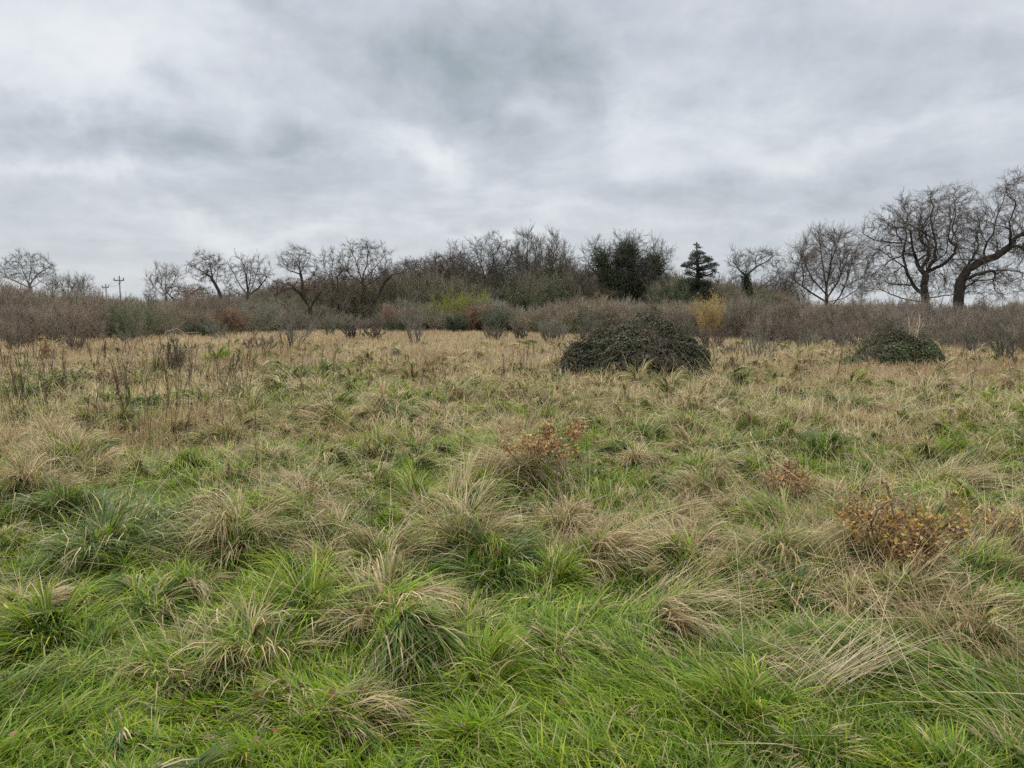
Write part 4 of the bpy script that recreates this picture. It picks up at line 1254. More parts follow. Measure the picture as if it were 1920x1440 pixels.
def scatter_object(name, P, scl, idx, rotz, label):
    """one stuff object that instances the scrub kinds on its points"""
    me = bpy.data.meshes.new(name)
    me.vertices.add(len(P)); me.vertices.foreach_set('co', np.asarray(P, f32).ravel())
    for nm, typ, arr in (('scl', 'FLOAT', scl), ('kind_index', 'INT', idx), ('rotz', 'FLOAT', rotz)):
        a = me.attributes.new(nm, typ, 'POINT'); a.data.foreach_set('value', np.asarray(arr, np.int32 if typ == 'INT' else f32))
    o = bpy.data.objects.new(name, me); COL.objects.link(o)
    ng = bpy.data.node_groups.new(name, 'GeometryNodeTree')
    ng.interface.new_socket('Geometry', in_out='INPUT', socket_type='NodeSocketGeometry')
    ng.interface.new_socket('Geometry', in_out='OUTPUT', socket_type='NodeSocketGeometry')
    nn, L = ng.nodes, ng.links
    gi, go = nn.new('NodeGroupInput'), nn.new('NodeGroupOutput')
    ci = nn.new('GeometryNodeCollectionInfo'); ci.inputs['Collection'].default_value = protos
    ci.inputs['Separate Children'].default_value = True; ci.inputs['Reset Children'].default_value = True
    ip = nn.new('GeometryNodeInstanceOnPoints')
    def attr(nm, typ):
        a = nn.new('GeometryNodeInputNamedAttribute'); a.data_type = typ; a.inputs['Name'].default_value = nm
        return a.outputs[0]
    cx = nn.new('ShaderNodeCombineXYZ'); L.new(attr('rotz', 'FLOAT'), cx.inputs[2])
    er = nn.new('FunctionNodeEulerToRotation'); L.new(cx.outputs[0], er.inputs[0])
    L.new(gi.outputs[0], ip.inputs['Points']); L.new(ci.outputs[0], ip.inputs['Instance'])
    ip.inputs['Pick Instance'].default_value = True
    L.new(attr('kind_index', 'INT'), ip.inputs['Instance Index']); L.new(er.outputs[0], ip.inputs['Rotation']); L.new(attr('scl', 'FLOAT'), ip.inputs['Scale'])
    L.new(ip.outputs[0], go.inputs[0])
    md = o.modifiers.new('scatter', 'NODES'); md.node_group = ng
    return tag(o, label, 'scrub', kind='stuff')


# front line of the scrub read off the photograph: px -> ground row
FL = np.array([(-700, 668), (-100, 656), (0, 650), (120, 643), (250, 637), (400, 627), (700, 622), (960, 626), (1060, 630), (1200, 632), (1350, 638), (1500, 648), (1650, 655), (1780, 664), (1920, 672), (2100, 684), (2600, 700)], float)


def front_depth(px):
    return H_EYE * F_PX / (np.interp(px, FL[:, 0], FL[:, 1]) - 590)


def make_thicket():
    r = np.random.default_rng(70)
    P, S, I, R = [], [], [], []
    for px in np.arange(-620, 2520, 7.0):
        D = front_depth(px)
        step = 1.15
        depth = 0.0
        rows = 10 if px < 1350 else 12
        for k in range(rows):
            if r.random() < 0.30 * (k == 0): continue
            y = D + depth + r.normal(0, 0.6) + 0.6
            depth += step * (0.8 + 0.2 * k)
            if r.random() > min(1, 55 * (7 / F_PX) * D / 14 + 0.12): continue
            x = (px + r.normal(0, 12) - 960) / F_PX * y
            vh = float(vnoise(np.array([px / 75.0]), np.array([k * 0.35]), 5)[0])
            s = (0.55 + 0.45 * r.random()) * (0.62 if k < 1 else 0.85 if k < 3 else 1.05) * (0.55 + 0.85 * vh)
            u = (px - 960) / 960
            if px < 250: s *= 1.12
            if px > 1400: s *= 0.80
            if 450 < px < 1100: s *= 1.05
            nz = r.random()
            if px > 1360: kd = 2 if nz < 0.55 else 0 if nz < 0.75 else 5 if nz < 0.85 else 4
            elif px < 480: kd = 0 if nz < 0.38 else 1 if nz < 0.6 else 4 if nz < 0.75 else 3 if nz < 0.88 else 2
            else: kd = 5 if nz < 0.30 else 1 if nz < 0.48 else 0 if nz < 0.66 else 3 if nz < 0.84 else 2
            P.append((x, y, 0)); S.append(s); I.append(kd); R.append(r.random() * 6.28)
    return scatter_object('thicket', P, S, I, R, 'dense brown leafless thicket closing the far side of the meadow')


make_thicket()


def make_wood():
    """tall brush filling the foot of the tree line, and the low far wood on the skyline"""
    r = np.random.default_rng(71)
    P, S, I, R = [], [], [], []
    def put(px, y, s, kd):
        P.append(((px - 960) / F_PX * y, y, 0)); S.append(s); I.append(kd); R.append(r.random() * 6.28)
    for k in range(1300):                                        # between the trees: px 480 .. 1500
        px = r.uniform(480, 1480); y = r.uniform(78, 96)
        top = np.interp(px, [480, 560, 640, 760, 800, 870, 960, 1060, 1130, 1250, 1340, 1420, 1480], [548, 536, 532, 522, 516, 520, 520, 515, 512, 520, 535, 540, 555])
        hgt = (590 - top) / F_PX * y + 1.6
        s = hgt / 2.5 * r.uniform(0.7, 1.02)
        nz = r.random()
        if px < 780: kd = 4 if nz < 0.3 else 0 if nz < 0.55 else 3
        elif px < 900: kd = 0 if nz < 0.4 else 4 if nz < 0.55 else 3
        else: kd = 3 if nz < 0.55 else 0 if nz < 0.75 else 4 if nz < 0.9 else 5
        put(px, y, s, kd)
    for k in range(420):                                        # skyline strip
        px = r.uniform(-500, 2400); y = r.uniform(110, 150)
        top = np.interp(px, [-500, 0, 170, 260, 330, 450, 520, 1480, 1620, 1760, 1920, 2400], [548, 548, 552, 556, 548, 550, 552, 552, 566, 568, 560, 555])
        hgt = (590 - top) / F_PX * y + 1.6
        put(px, y, hgt / 2.5 * r.uniform(0.65, 1.0), 3 if r.random() < 0.35 else 0 if r.random() < .5 else 5)
    return scatter_object('far_wood', P, S, I, R, 'tangled brush and low wood behind and between the trees')


make_wood()

# ---- shrubs that stand out by themselves
# name, label, px, row the top reaches, depth, width px, stems colour, twig colour, leaves, leaf colours, size
SHRUBS = [
    ('willow_shrub', 'lime-green twiggy willow shrub in front of the round-headed central oak', 868, 535, 70, 92, np.array([0.20, 0.22, 0.05]), np.array([0.36, 0.37, 0.07]), 5200, [np.array([0.36, 0.39, 0.06]), np.array([0.30, 0.30, 0.06])], 0.06, 46),
    ('oak_shrub', 'rust-leaved young oak below the lime-green willow', 893, 568, 66, 42, BR, BR, 2600, c_rust, 0.10, 16),
    ('holly_bush', 'small near-black evergreen bush left of the rust-leaved young oak', 862, 590, 64, 42, OL * 0.6, OL * 0.6, 5200, IVY_D, 0.08, 16),
    ('evergreen_shrub', 'rounded grey-green shrub right of the rust-leaved young oak', 935, 578, 64, 62, OL, OL, 5200, [np.array([0.075, 0.10, 0.065]), np.array([0.055, 0.08, 0.05])], 0.07, 26),
    ('birch_sapling', 'yellow-leaved young birch right of the large bramble mound', 1330, 553, 46, 66, BR, TA, 4800, [np.array([0.48, 0.35, 0.05]), np.array([0.40, 0.34, 0.04]), np.array([0.42, 0.25, 0.04])], 0.07, 26),
    ('rusty_shrub', 'dark rust-coloured leafy shrub below the vase-shaped oak', 438, 565, 56, 52, BR, BR, 2400, c_rust, 0.09, 18),
    ('evergreen_shrub', 'tall grey-green shrub right of the dark rust-coloured shrub', 490, 548, 63, 80, OL, GY * 0.8, 3800, [np.array([0.09, 0.105, 0.06])], 0.06, 30),
    ('gorse_bush', 'dark green gorse-like bush in the brown thicket at left', 255, 560, 46, 90, OL * 0.8, OL * 0.8, 5200, c_ol, 0.06, 30),
    ('ivy_bush', 'tall olive ivy mass beneath the two upright poplars', 1022, 522, 78, 100, OL, OL, 12000, IVY_O + [IVY_D[1]], 0.13, 40),
    ('ivy_bush', 'green ivy thicket at the foot of the ivy-wrapped trunk', 1405, 540, 70, 110, OL, OL, 9000, IVY_O + [IVY_D[1]], 0.11, 34),
    ('ivy_bush', 'dark ivy thicket between the ivy-clad oak and the conifer', 1262, 545, 71, 70, OL, OL, 9000, IVY_D + [IVY_O[1]], 0.11, 30),
    ('hazel_shrub', 'tan and olive twiggy hazel right of the poplars', 1105, 540, 74, 70, np.array([0.2, 0.15, 0.07]), np.array([0.22, 0.165, 0.08]), 1600, [np.array([0.2, 0.13, 0.05])], 0.07, 34),
    ('rusty_shrub', 'orange-brown bramble-like shrub left of the large bramble mound', 1010, 590, 62, 56, BR, np.array([0.24, 0.11, 0.06]), 1200, c_rust, 0.07, 22),
    ('oak_shrub', 'rust-brown leafy crown on the skyline right of the pale fan tree', 366, 532, 80, 70, BR, BR, 6500, c_rust[:2] + [c_red[0]], 0.11, 34),
    ('maple_shrub', 'yellow-brown leafy shrub under the isolated far left oak', 38, 526, 76, 62, BR, BR, 3200, [np.array([0.22, 0.15, 0.035]), np.array([0.18, 0.13, 0.04])], 0.09, 26),
    ('hawthorn_shrub', 'dark olive flat-topped shrub under the open-crowned oak', 520, 545, 74, 110, OL * 0.8, OL * 0.8, 6500, c_ol, 0.09, 36),
    ('oak_shrub', 'brown-leaved oak scrub right of the leaning dark tree', 735, 520, 80, 96, BR, BR, 6500, c_red + [c_rust[1]], 0.10, 36),
    ('rusty_shrub', 'low orange-brown leaf patch under the leaning dark tree', 732, 562, 68, 36, BR, BR, 1400, c_rust, 0.08, 14),
    ('oak_shrub', 'brown leafy scrub on the skyline right of the leaning great oak', 1838, 558, 55, 70, BR, BR, 3000, c_red + [c_rust[1]], 0.08, 26),
    ('evergreen_shrub', 'dark evergreen shrub in the purple thicket below the fan-shaped tree', 1545, 612, 46, 46, OL * .6, OL * .6, 3000, IVY_D, 0.06, 16),
    ('grey_willow', 'pale grey twiggy willow left of the orange-brown shrub', 978, 575, 66, 44, GY, GY, 0, None, 0.06, 26),
    ('bramble_clump', 'dark bramble clump in the brown thicket below the vase-shaped oak', 378, 600, 50, 60, OL * .6, OL * .6, 3800, IVY_D, 0.06, 18),
    ('grey_willow', 'pale grey bushy sapling left of the large bramble mound', 1040, 596, 42, 62, GY, GY, 0, None, 0.06, 26),
    ('holly_bush', 'small dark evergreen clump in the far scrub at centre left', 745, 596, 64, 44, OL * .6, OL * .6, 3200, IVY_D, 0.07, 14),
]
for i, (nm, lab, px, top, Y, wpx, cs, ct, nl, lc, ls, ns) in enumerate(SHRUBS):
    h = H_EYE + (590 - top) / F_PX * Y
    w = wpx / F_PX * Y
    x = (px - 960) / F_PX * Y
    up = 0.30 if nm in ('willow_shrub', 'birch_sapling', 'grey_willow', 'hazel_shrub') else 0.10
    shrub_mesh(nm, h * 0.98, w * 0.95, ns, cs, ct, 200 + i, leaf=nl, leaf_cols=lc, leaf_size=ls, thick=0.016, up=up, split=(lab, 'shrub'), origin=(x, Y, 0), k1=9, k2=5, spread=0.7, twl=0.32 if h > 2 else 0.4)

# ------------------------------------------------------------------ bramble mounds
def bramble(label, Y, humps, n_leaf, cols, wts, seed, canes=260, top_bare=None, leaf=0.06):
    """humps: (px, top row, half width px, depth factor); all rest on the ground"""
    r = np.random.default_rng(seed)
    k = Y / F_PX
    E = []
    for (px, top, hw, dy) in humps:
        h = H_EYE + (590 - top) / F_PX * (Y + dy)
        E.append((np.array([(px - 960) / F_PX * Y, Y + dy, 0.0]), np.array([hw * k, hw * k * 0.8, h])))
    cx = np.mean([e[0][0] for e in E])
    root = empty('bramble_mound', (cx, Y, 0), label, 'bramble', 'bramble mounds in the meadow')
    o0 = (cx, Y, 0)
    pts, nrm, tops = [], [], []
    vol = np.array([e[1][0] * e[1][2] for e in E]); vol /= vol.sum()
    for (c, R), v in zip(E, vol):
        n = int(n_leaf * v)
        q = unit(r.normal(size=(n, 3))); q[:, 2] = np.abs(q[:, 2])
        lump = 0.78 + 0.36 * fbm(q[:, 0] * R[0] + c[0] + 20, q[:, 1] * R[1] + q[:, 2] * R[2] * 1.3 + 40, 0.55, 3, seed)
        fr = lump * (1 - 0.42 * r.random(n) ** 2.2)
        p = c + q * R * fr[:, None]
        keep = np.ones(n, bool)
        for (c2, R2) in E:
            if c2 is c: continue
            keep &= (np.linalg.norm((p - c2) / R2, axis=1) > 0.62)
        keep &= p[:, 2] > -0.02
        pts.append(p[keep]); nrm.append(q[keep]); tops.append((p[keep][:, 2] / R[2]))
    p = np.concatenate(pts); nr = np.concatenate(nrm); tp = np.concatenate(tops)
    patch = fbm(p[:, 0] + p[:, 1] * 0.4 + 11, p[:, 2] * 1.4 + p[:, 1] * 0.3 + 5, 0.7, 3, seed + 5)
    c = pick(cols, wts, len(p), r) * (0.6 + 0.8 * fbm(p[:, 0] + 3, p[:, 2] + p[:, 1] + 7, 0.4, 2, seed + 9))[:, None]
    br = (r.random(len(p)) < 0.9 * smooth(0.38, 0.80, patch * 0.7 + 0.30 * tp))[:, None]
    c = np.where(br, pick([np.array([0.125, 0.090, 0.062]), np.array([0.19, 0.15, 0.105]), np.array([0.10, 0.075, 0.052])], [3, 2, 1], len(p), r), c)
    G = Geo(); G.add(*leaves(p, leaf, c, r, nrm=nr * 0.9 + np.array([0, 0, 0.25]), aspect=0.65))
    G.build('foliage', M_LEAF, root, o0)
    # arching canes, in and over the leaves
    G = Geo()
    for (c, R), v in zip(E, vol):
        n = int(canes * v)
        a = r.random(n) * 6.283
        u = np.linspace(0, 1, 9)[None, :]
        a2 = a[:, None] + (r.normal(0, 0.9, n))[:, None] * u
        phi = 0.15 * r.random(n)[:, None] + u * (1.5 + 0.5 * r.random(n)[:, None])        # from the top over and down
        ph = np.pi / 2 - phi
        f = (0.93 + 0.12 * r.random(n))[:, None] + 0.05 * np.sin(u * 7 + a[:, None])
        P = np.stack([c[0] + R[0] * np.cos(ph) * np.cos(a2) * f, c[1] + R[1] * np.cos(ph) * np.sin(a2) * f, np.maximum(R[2] * np.sin(ph) * f, 0.02)], 2)
        G.add(*tubes(P, 0.006, 0.003, 3, pick([np.array([0.10, 0.08, 0.055]), np.array([0.17, 0.145, 0.10]), np.array([0.08, 0.055, 0.04])], [3, 1, 2], n, r)))
        m = n * 9                                                                       # loose ends standing off
        i = r.integers(0, n, m); j = r.integers(0, 7, m)
        st = P[i, j]
        tw = grow(st, unit(st - c) + np.array([0, 0, .4]), 0.12 + 0.25 * r.random(m), 3, 0.3, -0.12, r)
        G.add(*tubes(tw, 0.004, 0.002, 3, np.array([0.17, 0.15, 0.10]) * (0.7 + 0.6 * r.random((m, 1)))))
        lp = tw[:, 1:].reshape(-1, 3)
        lp = lp[r.random(len(lp)) < 0.55]
        G.add(*leaves(lp, leaf * 0.85, pick(cols + [np.array([0.13, 0.08, 0.06])], list(wts) + [2], len(lp), r), r))
    G.build('canes', M_TWIG, root, o0)


B_COL = [np.array([0.078, 0.090, 0.036]), np.array([0.048, 0.054, 0.024]), np.array([0.12, 0.13, 0.055]), np.array([0.20, 0.20, 0.14])]
bramble('large dark domed bramble mound standing in the meadow right of centre', 18.8,
        [(1226, 590, 98, 0.2), (1148, 606, 80, 0.0), (1100, 634, 58, 0.0), (1272, 618, 58, -0.3), (1190, 622, 92, -0.6)], 120000, B_COL, [4, 3, 2, 0.5], 81, canes=130, leaf=0.05)
B_COL2 = [np.array([0.13, 0.18, 0.055]), np.array([0.085, 0.12, 0.04]), np.array([0.18, 0.22, 0.08]), np.array([0.13, 0.12, 0.07])]
bramble('smaller green bramble mound with a low left arm at the right of the meadow', 22.5,
        [(1668, 614, 64, 0), (1722, 630, 48, -0.2), (1640, 642, 46, -0.3), (1598, 662, 40, -0.6)], 42000, B_COL2, [4, 3, 2, 0.6], 82, canes=70)


# ------------------------------------------------------------------ saplings in the field
SAPL = [  # px, base row, top row, width px, label, kind
    (547, 668, 558, 62, 'tall pale twiggy sapling standing in the field left of centre', 'grey'),
    (326, 702, 622, 70, 'dark tangled sapling under a pale arching branch at left', 'dark'),
    (1418, 680, 592, 58, 'bare sapling between the two bramble mounds', 'grey'),
    (1368, 668, 640, 26, 'small bare sapling just right of the large bramble mound', 'dark'),
    (786, 648, 575, 44, 'thin pale sapling at the far edge of the field, left of the small holly', 'grey'),
    (700, 640, 606, 34, 'low purplish twiggy sapling at the far edge of the field', 'dark'),
    (658, 640, 600, 30, 'short purplish sapling beside the low purplish twiggy one', 'dark'),
    (485, 672, 625, 56, 'low dark spreading sapling left of the tall pale one', 'dark'),
    (620, 634, 590, 28, 'slim grey sapling at the far edge right of the tall pale one', 'grey'),
    (925, 642, 604, 40, 'low purple-brown sapling in front of the rounded grey-green shrub', 'dark'),
    (975, 640, 600, 34, 'low purple-brown sapling left of the pale grey bushy one', 'dark'),
    (142, 668, 622, 30, 'dark stemmed sapling at the far left edge of the field', 'dark'),
    (40, 664, 590, 44, 'tall dark sapling in the far left corner', 'dark'),
    (1500, 660, 606, 46, 'grey-olive sapling against the purple thicket', 'grey'),
    (1335, 662, 610, 44, 'twiggy brown sapling below the yellow-leaved birch', 'dark'),
    (1812, 676, 615, 40, 'pale slender sapling right of the smaller bramble mound', 'grey'),
    (1880, 684, 610, 46, 'grey sapling near the right edge of the field', 'grey'),
    (1590, 662, 612, 40, 'bare sapling directly left of the smaller bramble mound', 'grey'),
    (1706, 668, 572, 16, 'thin pale white stem rising behind the smaller bramble mound', 'pale'),
    (1660, 652, 600, 22, 'slender grey stem at the thicket edge behind the smaller bramble mound', 'pale'),
    (238, 648, 598, 40, 'dark grey sapling in front of the left thicket', 'grey'),
    (100, 652, 600, 44, 'brown sapling in front of the left thicket near the edge', 'dark'),
    (410, 640, 596, 34, 'short grey sapling in front of the rust-coloured shrub', 'grey'),
    (1100, 642, 606, 30, 'little grey sapling beside the left foot of the large bramble mound', 'grey'),
]
for i, (px, base, top, wpx, lab, kd) in enumerate(SAPL):
    x, Y = gnd(px, base)
    h = (base - top) / F_PX * Y
    w = wpx / F_PX * Y
    cs, ct, ns, k1, k2 = {'grey': (GY * 0.45, GY * 0.6, 8, 8, 5), 'dark': (np.array([0.15, 0.115, 0.085]), np.array([0.20, 0.16, 0.12]), 13, 8, 5), 'pale': (TA * 1.6, TA * 1.3, 3, 6, 2)}[kd]
    shrub_mesh('sapling', h, w, ns, cs, ct, 400 + i, thick=0.015 * max(1, Y / 30), k1=k1, k2=k2, up=0.28 if kd != 'dark' else 0.12, spread=0.75, twl=0.30, split=(lab, 'sapling'), origin=(x, Y, float(hm(np.array([x]), np.array([Y]))[0])))
# its pale arching branch
r = np.random.default_rng(450)
a, b_, c_, d_, e_ = [ray(*q) for q in ((290, 672, 21), (297, 645, 21), (312, 622, 21), (332, 616, 21), (352, 628, 21))]
G = Geo(); G.add(*tubes(np.array([[a, b_, c_, d_, e_]]), 0.022, 0.006, 6, TA * 1.1))
tw = side_twigs(np.array([[a, b_, c_, d_, e_]]), 16, 0.3, 1, 0.8, 0.5, 3, 0.2, 0, r)
G.add(*tubes(tw, 0.006, 0.003, 3, TA * 0.9))
tag(G.build('fallen_branch', M_TWIG, origin=(a[0], a[1], 0)), 'pale dead branch arching over the dark tangled sapling at left', 'branch')

# ------------------------------------------------------------------ dead stalks and weeds
def stalk(label, px, base, top, lean_px, seed, kind='dark', group='dead stalks in the meadow'):
    r = np.random.default_rng(seed)
    x, Y = gnd(px, base)
    z = float(hm(np.array([x]), np.array([Y]))[0])
    k = Y / F_PX
    h = (base - top) * k
    m = 1 if kind != 'clump' else 4
    G = Geo()
    for s in range(m):
        st = np.array([[r.normal(0, 0.05) * (m > 1), r.normal(0, 0.05) * (m > 1), -0.03]])
        d = np.array([[lean_px * k / h + r.normal(0, 0.05), r.normal(0, 0.05), 1.0]])
        hh = h * (1 if s == 0 else r.uniform(0.55, 0.95))
        P = grow(st, d, hh, 6, 0.045, 0.0, r)
        th = 0.0045 * max(1.0, Y / 9)
        cc = (np.array([0.09, 0.06, 0.043]) if kind != 'tan' else np.array([0.26, 0.18, 0.10])) * r.uniform(0.8, 1.3)
        G.add(*tubes(P, th, th * 0.5, 5, cc))
        tw = side_twigs(P, 7, 0.4, 1.0, 0.5, hh * 0.2, 2, 0.12, 0.25, r)
        G.add(*tubes(tw, th * 0.5, th * 0.3, 3, cc))
        q = np.concatenate([tw[:, -1], tw[:, 1], P[:, -1]])
        q = np.repeat(q, 2, 0) + r.normal(0, 0.012, (len(q) * 2, 3))
        G.add(*leaves(q, 0.013 * max(1, Y / 11), np.broadcast_to(cc * 0.9, (len(q), 3)), r))
    o = G.build('dead_stalk', M_DRY, origin=None)
    o.location = (x, Y, z)
    tag(o, label, 'stalk', group)


STALKS = [(52, 838, 628, -18, 'tallest dark dead stalk at the far left, rising above the field edge', 'dark'),
          (72, 826, 712, -26, 'dark dead stalk leaning left beside the tallest one', 'dark'),
          (240, 800, 672, -4, 'cluster of brown dead stalks at left, beside the small blue-green tussock', 'clump'),
          (163, 838, 740, 10, 'dark dead stalk leaning right below the lime weeds', 'dark'),
          (340, 838, 768, 10, 'dark slanting dead stalk left of centre', 'dark'),
          (480, 905, 800, 12, 'lone thin dark stalk in front of the middle field', 'dark'),
          (940, 758, 680, 3, 'brown dock stalks standing alone in the middle of the field', 'clump'),
          (975, 742, 684, 0, 'thin dark stalk right of the brown dock stalks', 'dark'),
          (1010, 768, 715, 6, 'short tan stalk right of the thin dark one', 'tan'),
          (770, 870, 812, 6, 'short olive-brown stalk in the central field', 'tan'),
          (1170, 768, 735, 0, 'small dark stalk below the large bramble mound', 'dark'),
          (1000, 690, 640, 0, 'thin stalk at the far edge left of the large bramble mound', 'dark'),
          (8, 710, 640, 3, 'reddish dead stalk group at the very left edge of the field', 'clump'),
          (28, 760, 690, -4, 'brown stalk clump at the left edge below the reddish group', 'clump'),
          (100, 740, 668, 2, 'slim dark stalk with buds behind the lime weeds', 'dark'),
          (200, 690, 640, 4, 'dark forked stalk near the far left saplings', 'clump'),
          (445, 700, 655, 2, 'brown stalk clump beside the low dark sapling', 'clump'),
          (1875, 690, 640, 2, 'tan reed-like stalks at the right edge of the field', 'clump'),
          (1905, 700, 650, -3, 'second tan reed-like stalk clump at the right edge', 'clump'),
          (1730, 740, 700, 2, 'short brown stalk clump below the smaller bramble mound', 'clump'),
          (590, 745, 700, 4, 'thin brown stalk in the left middle field', 'dark'),
          (410, 1010, 890, 14, 'thin dark stalk rising out of the drooping grey-green tussock', 'dark')]
for i, (px, b0, t0, ln, lab, kd) in enumerate(STALKS):
    stalk(lab, px, b0, t0, ln, 500 + i, kd)
r = np.random.default_rng(530)
G = Geo()
for i in range(330):
    px = r.uniform(-60, 480) if i < 210 else r.uniform(420, 2000)
    b0 = r.uniform(668, 850) if i < 210 else r.uniform(655, 760)
    x, Y = gnd(px, b0)
    hh = r.uniform(0.55, 1.1) if i < 210 else r.uniform(0.4, 0.8)
    z = float(hm(np.array([x]), np.array([Y]))[0])
    P = grow(np.array([[x, Y, z]]), np.array([[r.normal(0, .12), r.normal(0, .12), 1]]), hh, 5, 0.06, 0.0, r)
    th = 0.0036 * max(1.0, Y / 9)
    cc = [np.array([0.08, 0.055, 0.04]), np.array([0.20, 0.135, 0.085]), np.array([0.16, 0.085, 0.05])][i % 3] * r.uniform(0.7, 1.2)
    G.add(*tubes(P, th, th * 0.5, 4, cc))
    tw = side_twigs(P, 6, 0.35, 1.0, 0.5, hh * 0.22, 2, 0.12, 0.25, r)
    G.add(*tubes(tw, th * 0.5, th * 0.3, 3, cc))
    q = tw[:, -1] + r.normal(0, 0.01, (len(tw), 3))
    G.add(*leaves(q, 0.014 * max(1, Y / 10), np.broadcast_to(cc, (len(q), 3)), r))
tag(G.build('dead_weed_stems', M_DRY), 'scattered thin brown dead weed stems standing in the grass', 'weeds', kind='stuff')

# leafy little bushes: px, base row, top row, width px, leaf colours, count, leaf size, label, name
ORANGE = [np.array([0.56, 0.31, 0.10]), np.array([0.44, 0.27, 0.12]), np.array([0.68, 0.46, 0.19]), np.array([0.25, 0.14, 0.07]), np.array([0.20, 0.11, 0.06])]
YEL = [np.array([0.55, 0.40, 0.04]), np.array([0.45, 0.22, 0.04])]
LIME = [np.array([0.20, 0.28, 0.04]), np.array([0.14, 0.22, 0.04])]
BUSH = [(1030, 940, 806, 165, ORANGE, 2000, 0.025, 'hawthorn sapling with copper-orange leaves above the central straw mound', 'hawthorn_sapling', 9),
        (1665, 1120, 950, 190, ORANGE + [YEL[0] * 0.8], 2300, 0.026, 'low bush with brown-orange and yellow leaves in the right foreground', 'hawthorn_sapling', 12),
        (1512, 965, 866, 80, ORANGE, 900, 0.024, 'upright brown-orange leaved sapling behind the low right foreground bush', 'hawthorn_sapling', 5),
        (1478, 950, 880, 60, ORANGE[:2], 220, 0.022, 'brown leafy twig clump left of the upright brown-orange sapling', 'hawthorn_sapling', 5),
        (948, 838, 780, 36, ORANGE, 420, 0.024, 'small rust-brown leafy plant behind the copper-orange sapling', 'dock_plant', 7),
        (1900, 1075, 962, 70, ORANGE + YEL, 260, 0.024, 'yellow-orange leaved sapling at the right edge of the picture', 'hawthorn_sapling', 6),
        (712, 872, 822, 46, YEL + LIME, 240, 0.024, 'little yellow-flowering weed left of centre', 'yellow_weed', 6),
        (905, 985, 930, 40, YEL + LIME, 110, 0.022, 'yellow-green weed on the tall olive centre tussock', 'yellow_weed', 5),
        (214, 745, 690, 46, ORANGE[1:2] + ORANGE[3:], 520, 0.03, 'rusty-brown leafy plant in the left field', 'dock_plant', 7),
        (90, 690, 638, 80, ORANGE[:3], 420, 0.035, 'orange-brown leafed low bush at the far left of the field', 'dock_plant', 8),
        (198, 655, 622, 26, YEL, 90, 0.04, 'yellow-leaved twig at the edge of the left thicket', 'yellow_sapling', 3),
        (68, 650, 620, 30, YEL, 80, 0.04, 'yellow-leaved twig in the far left corner', 'yellow_sapling', 3),
        (60, 775, 715, 80, LIME, 420, 0.03, 'lime-green nettle-like weed at the far left', 'green_weed', 10),
        (132, 745, 685, 56, LIME, 340, 0.03, 'lime-green weed behind the nettle-like one', 'green_weed', 8),
        (190, 790, 735, 50, LIME, 220, 0.03, 'sparse lime-green weed beside the brown dead stalk cluster', 'green_weed', 7),
        (1340, 860, 838, 30, ORANGE, 60, 0.02, 'tiny brown-leaved twig right of the copper-orange sapling', 'dock_plant', 3),
        ]
for i, (px, b0, t0, wpx, lc, nl, ls, lab, nm, ns) in enumerate(BUSH):
    x, Y = gnd(px, b0)
    h = (b0 - t0) / F_PX * Y * (1.0 if px == 1665 else 1.15 if px > 900 else 1.05); w = wpx / F_PX * Y
    z = float(hm(np.array([x]), np.array([Y]))[0])
    wd = 'weed' in nm
    shrub_mesh(nm, h, w, ns, (np.array([0.26, 0.18, 0.11]) if not wd else np.array([0.10, 0.12, 0.04])), (np.array([0.36, 0.26, 0.16]) if not wd else np.array([0.10, 0.13, 0.04])), 700 + i, leaf=nl, leaf_cols=lc, leaf_size=ls,
               thick=0.0065 * max(1, Y / 8), k1=7, k2=4, up=(0.0 if px in (1665, 1030) else 0.05), spread=0.95, twl=0.30, twist=0.26, split=(lab, 'weed' if wd else 'bush'), origin=(x, Y, z), mat=M_DRY, zmin=h * (0.22 if px == 1665 else 0.42))

# a few fallen leaves in the near grass
r = np.random.default_rng(800)
for i, (px, py, lab) in enumerate(((518, 1428, 'brown oak leaf caught upright in the grass at the bottom edge, left of centre'), (350, 1350, 'dark red-brown leaf deep in the grass at lower left'), (388, 1022, 'pale pinkish leaf beside the drooping left tussock'),
                                   (1412, 1152, 'pale tan leaf on top of the big straw mound'), (880, 1138, 'brown leaf in the dark green grass of the centre'), (1675, 1125, 'small orange leaf under the yellow-leaved bush'), (1565, 1115, 'pinkish leaf at the left foot of the yellow-leaved bush'))):
    x, Y = gnd(px, py)
    z = float(hm(np.array([x]), np.array([Y]))[0]) + 0.14
    pts = []
    s = 0.055
    for q in range(17):                                         # lobed oak leaf outline
        t = q / 16; wv = 0.30 * math.sin(math.pi * min(1, t * 1.05)) ** 0.7 * (0.72 + 0.28 * math.cos(t * 30))
        pts.append((wv * s, (t - 0.5) * s * 1.5, 0.08 * s * math.sin(t * 5)))
    V = [(0, p[1], p[2] - 0.1 * s) for p in pts] + [(p[0], p[1], p[2]) for p in pts] + [(-p[0], p[1], p[2]) for p in pts]
    F = []
    for q in range(16):
        F += [[q, q + 1, 17 + q + 1], [q, 17 + q + 1, 17 + q], [q, 34 + q, 34 + q + 1], [q, 34 + q + 1, q + 1]]
    G = Geo(); G.add(V, F, [(0.26, 0.12, 0.06), (0.14, 0.06, 0.045), (0.5, 0.38, 0.3), (0.42, 0.3, 0.17), (0.2, 0.10, 0.06), (0.4, 0.2, 0.06), (0.45, 0.3, 0.22)][i])
    o = G.build('fallen_leaf', M_LEAF)
    o.location = (x, Y, z); o.rotation_euler = (r.uniform(0.3, 1.3), r.uniform(-.4, .4), r.uniform(0, 6))
    tag(o, lab, 'leaf', 'fallen leaves in the grass')

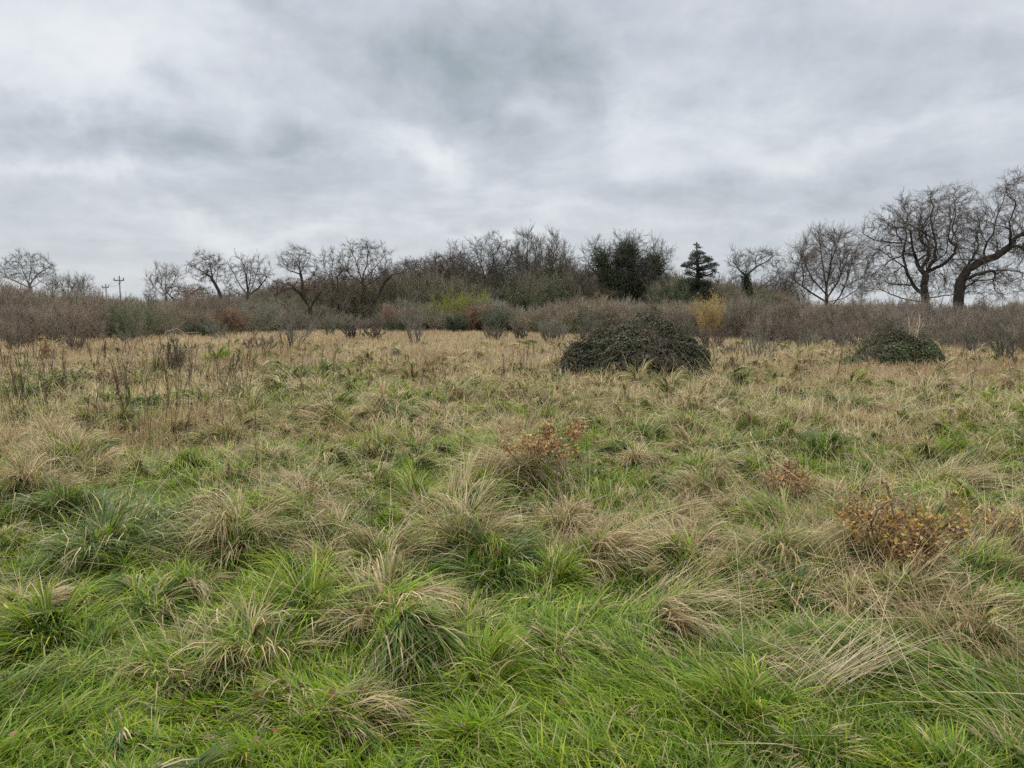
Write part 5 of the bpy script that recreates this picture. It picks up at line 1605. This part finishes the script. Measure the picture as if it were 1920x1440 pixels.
r = np.random.default_rng(820)
n = 420
y = 1.9 + 9 * r.random(n) ** 1.2
x = (r.random(n) - 0.5) * (1.5 * y + 1.5)
G = Geo()
G.add(*leaves(np.column_stack([x, y, hm(x, y) + 0.03 + 0.09 * r.random(n)]), 0.035, pick([np.array([0.24, 0.12, 0.06]), np.array([0.38, 0.26, 0.14]), np.array([0.14, 0.07, 0.045])], [2, 2, 2], n, r), r, flat=0.8, aspect=0.7))
tag(G.build('leaf_litter', M_LEAF), 'small dead brown leaves scattered through the near grass', 'leaf litter', kind='stuff')

# ------------------------------------------------------------------ power line
PW = np.array([0.15, 0.14, 0.13])


def power_pole(px, top, Y, label, arm):
    x = (px - 960) / F_PX * Y
    z1 = H_EYE + (590 - top) / F_PX * Y
    root = empty('power_pole', (x, Y, 0), label, 'power pole', 'power poles beyond the left thicket')
    G = Geo(); G.add(*tubes(np.array([[(0, 0, -0.2), (0, 0, z1 * 0.5), (0, 0, z1)]]), 0.12, 0.09, 10, PW)); G.build('pole', M_WOOD, root, smooth=True)
    za = z1 - 0.45
    G = Geo()
    bxv = np.array([[sx * arm / 2, sy * 0.07, za + sz * 0.09] for sx in (-1, 1) for sy in (-1, 1) for sz in (-1, 1)])
    bf = [[0, 1, 3], [0, 3, 2], [4, 6, 7], [4, 7, 5], [0, 4, 5], [0, 5, 1], [2, 3, 7], [2, 7, 6], [0, 2, 6], [0, 6, 4], [1, 5, 7], [1, 7, 3]]
    bxv[:, 1] -= 0.22
    G.add(bxv, bf, PW)
    G.add(*tubes(np.array([[(-arm * 0.28, -0.2, za), (0, -0.16, za - 0.8)], [(arm * 0.28, -0.2, za), (0, -0.16, za - 0.8)]]), 0.03, 0.03, 4, PW))
    G.build('crossarm', M_WOOD, root)
    att = []
    for k_ in (-0.46, 0.0, 0.46):
        zt = za + 0.09 if k_ else z1
        pts = np.array([[(k_ * arm, -0.22 if k_ else 0, zt), (k_ * arm, -0.22 if k_ else 0, zt + 0.18), (k_ * arm, -0.22 if k_ else 0, zt + 0.42)]])
        G = Geo(); G.add(*tubes(pts, 0.09, 0.06, 8, np.array([0.12, 0.09, 0.08]))); G.build('insulator', M_WOOD, root)
        att.append((x + k_ * arm, Y + (-0.22 if k_ else 0), zt + 0.40))
    return att


A1 = power_pole(230, 522, 144, 'nearest power pole with a wide crossarm above the left thicket', 1.9)
A2 = power_pole(204, 536, 185, 'middle power pole left of the nearest one', 1.6)
A3 = power_pole(181, 549, 240, 'farthest and smallest power pole, lowest on the skyline', 1.5)
for i, (p, q, lab) in enumerate([(A1[k_], A2[k_], 'wire between the nearest and middle power poles, ' + ('left end of the arms', 'pole tops', 'right end of the arms')[k_]) for k_ in range(3)] +
                                [(A2[k_], A3[k_], 'wire between the middle and farthest power poles, ' + ('left end of the arms', 'pole tops', 'right end of the arms')[k_]) for k_ in range(3)]):
    p, q = np.array(p), np.array(q)
    t = np.linspace(0, 1, 17)[:, None]
    P = p + (q - p) * t
    P[:, 2] -= (0.9 * 4 * t * (1 - t))[:, 0]
    G = Geo(); G.add(*tubes(P[None], 0.02, 0.02, 4, np.array([0.05, 0.05, 0.05])))
    tag(G.build('overhead_wire', M_WOOD, origin=tuple(p)), lab, 'wire', 'overhead wires between the poles')
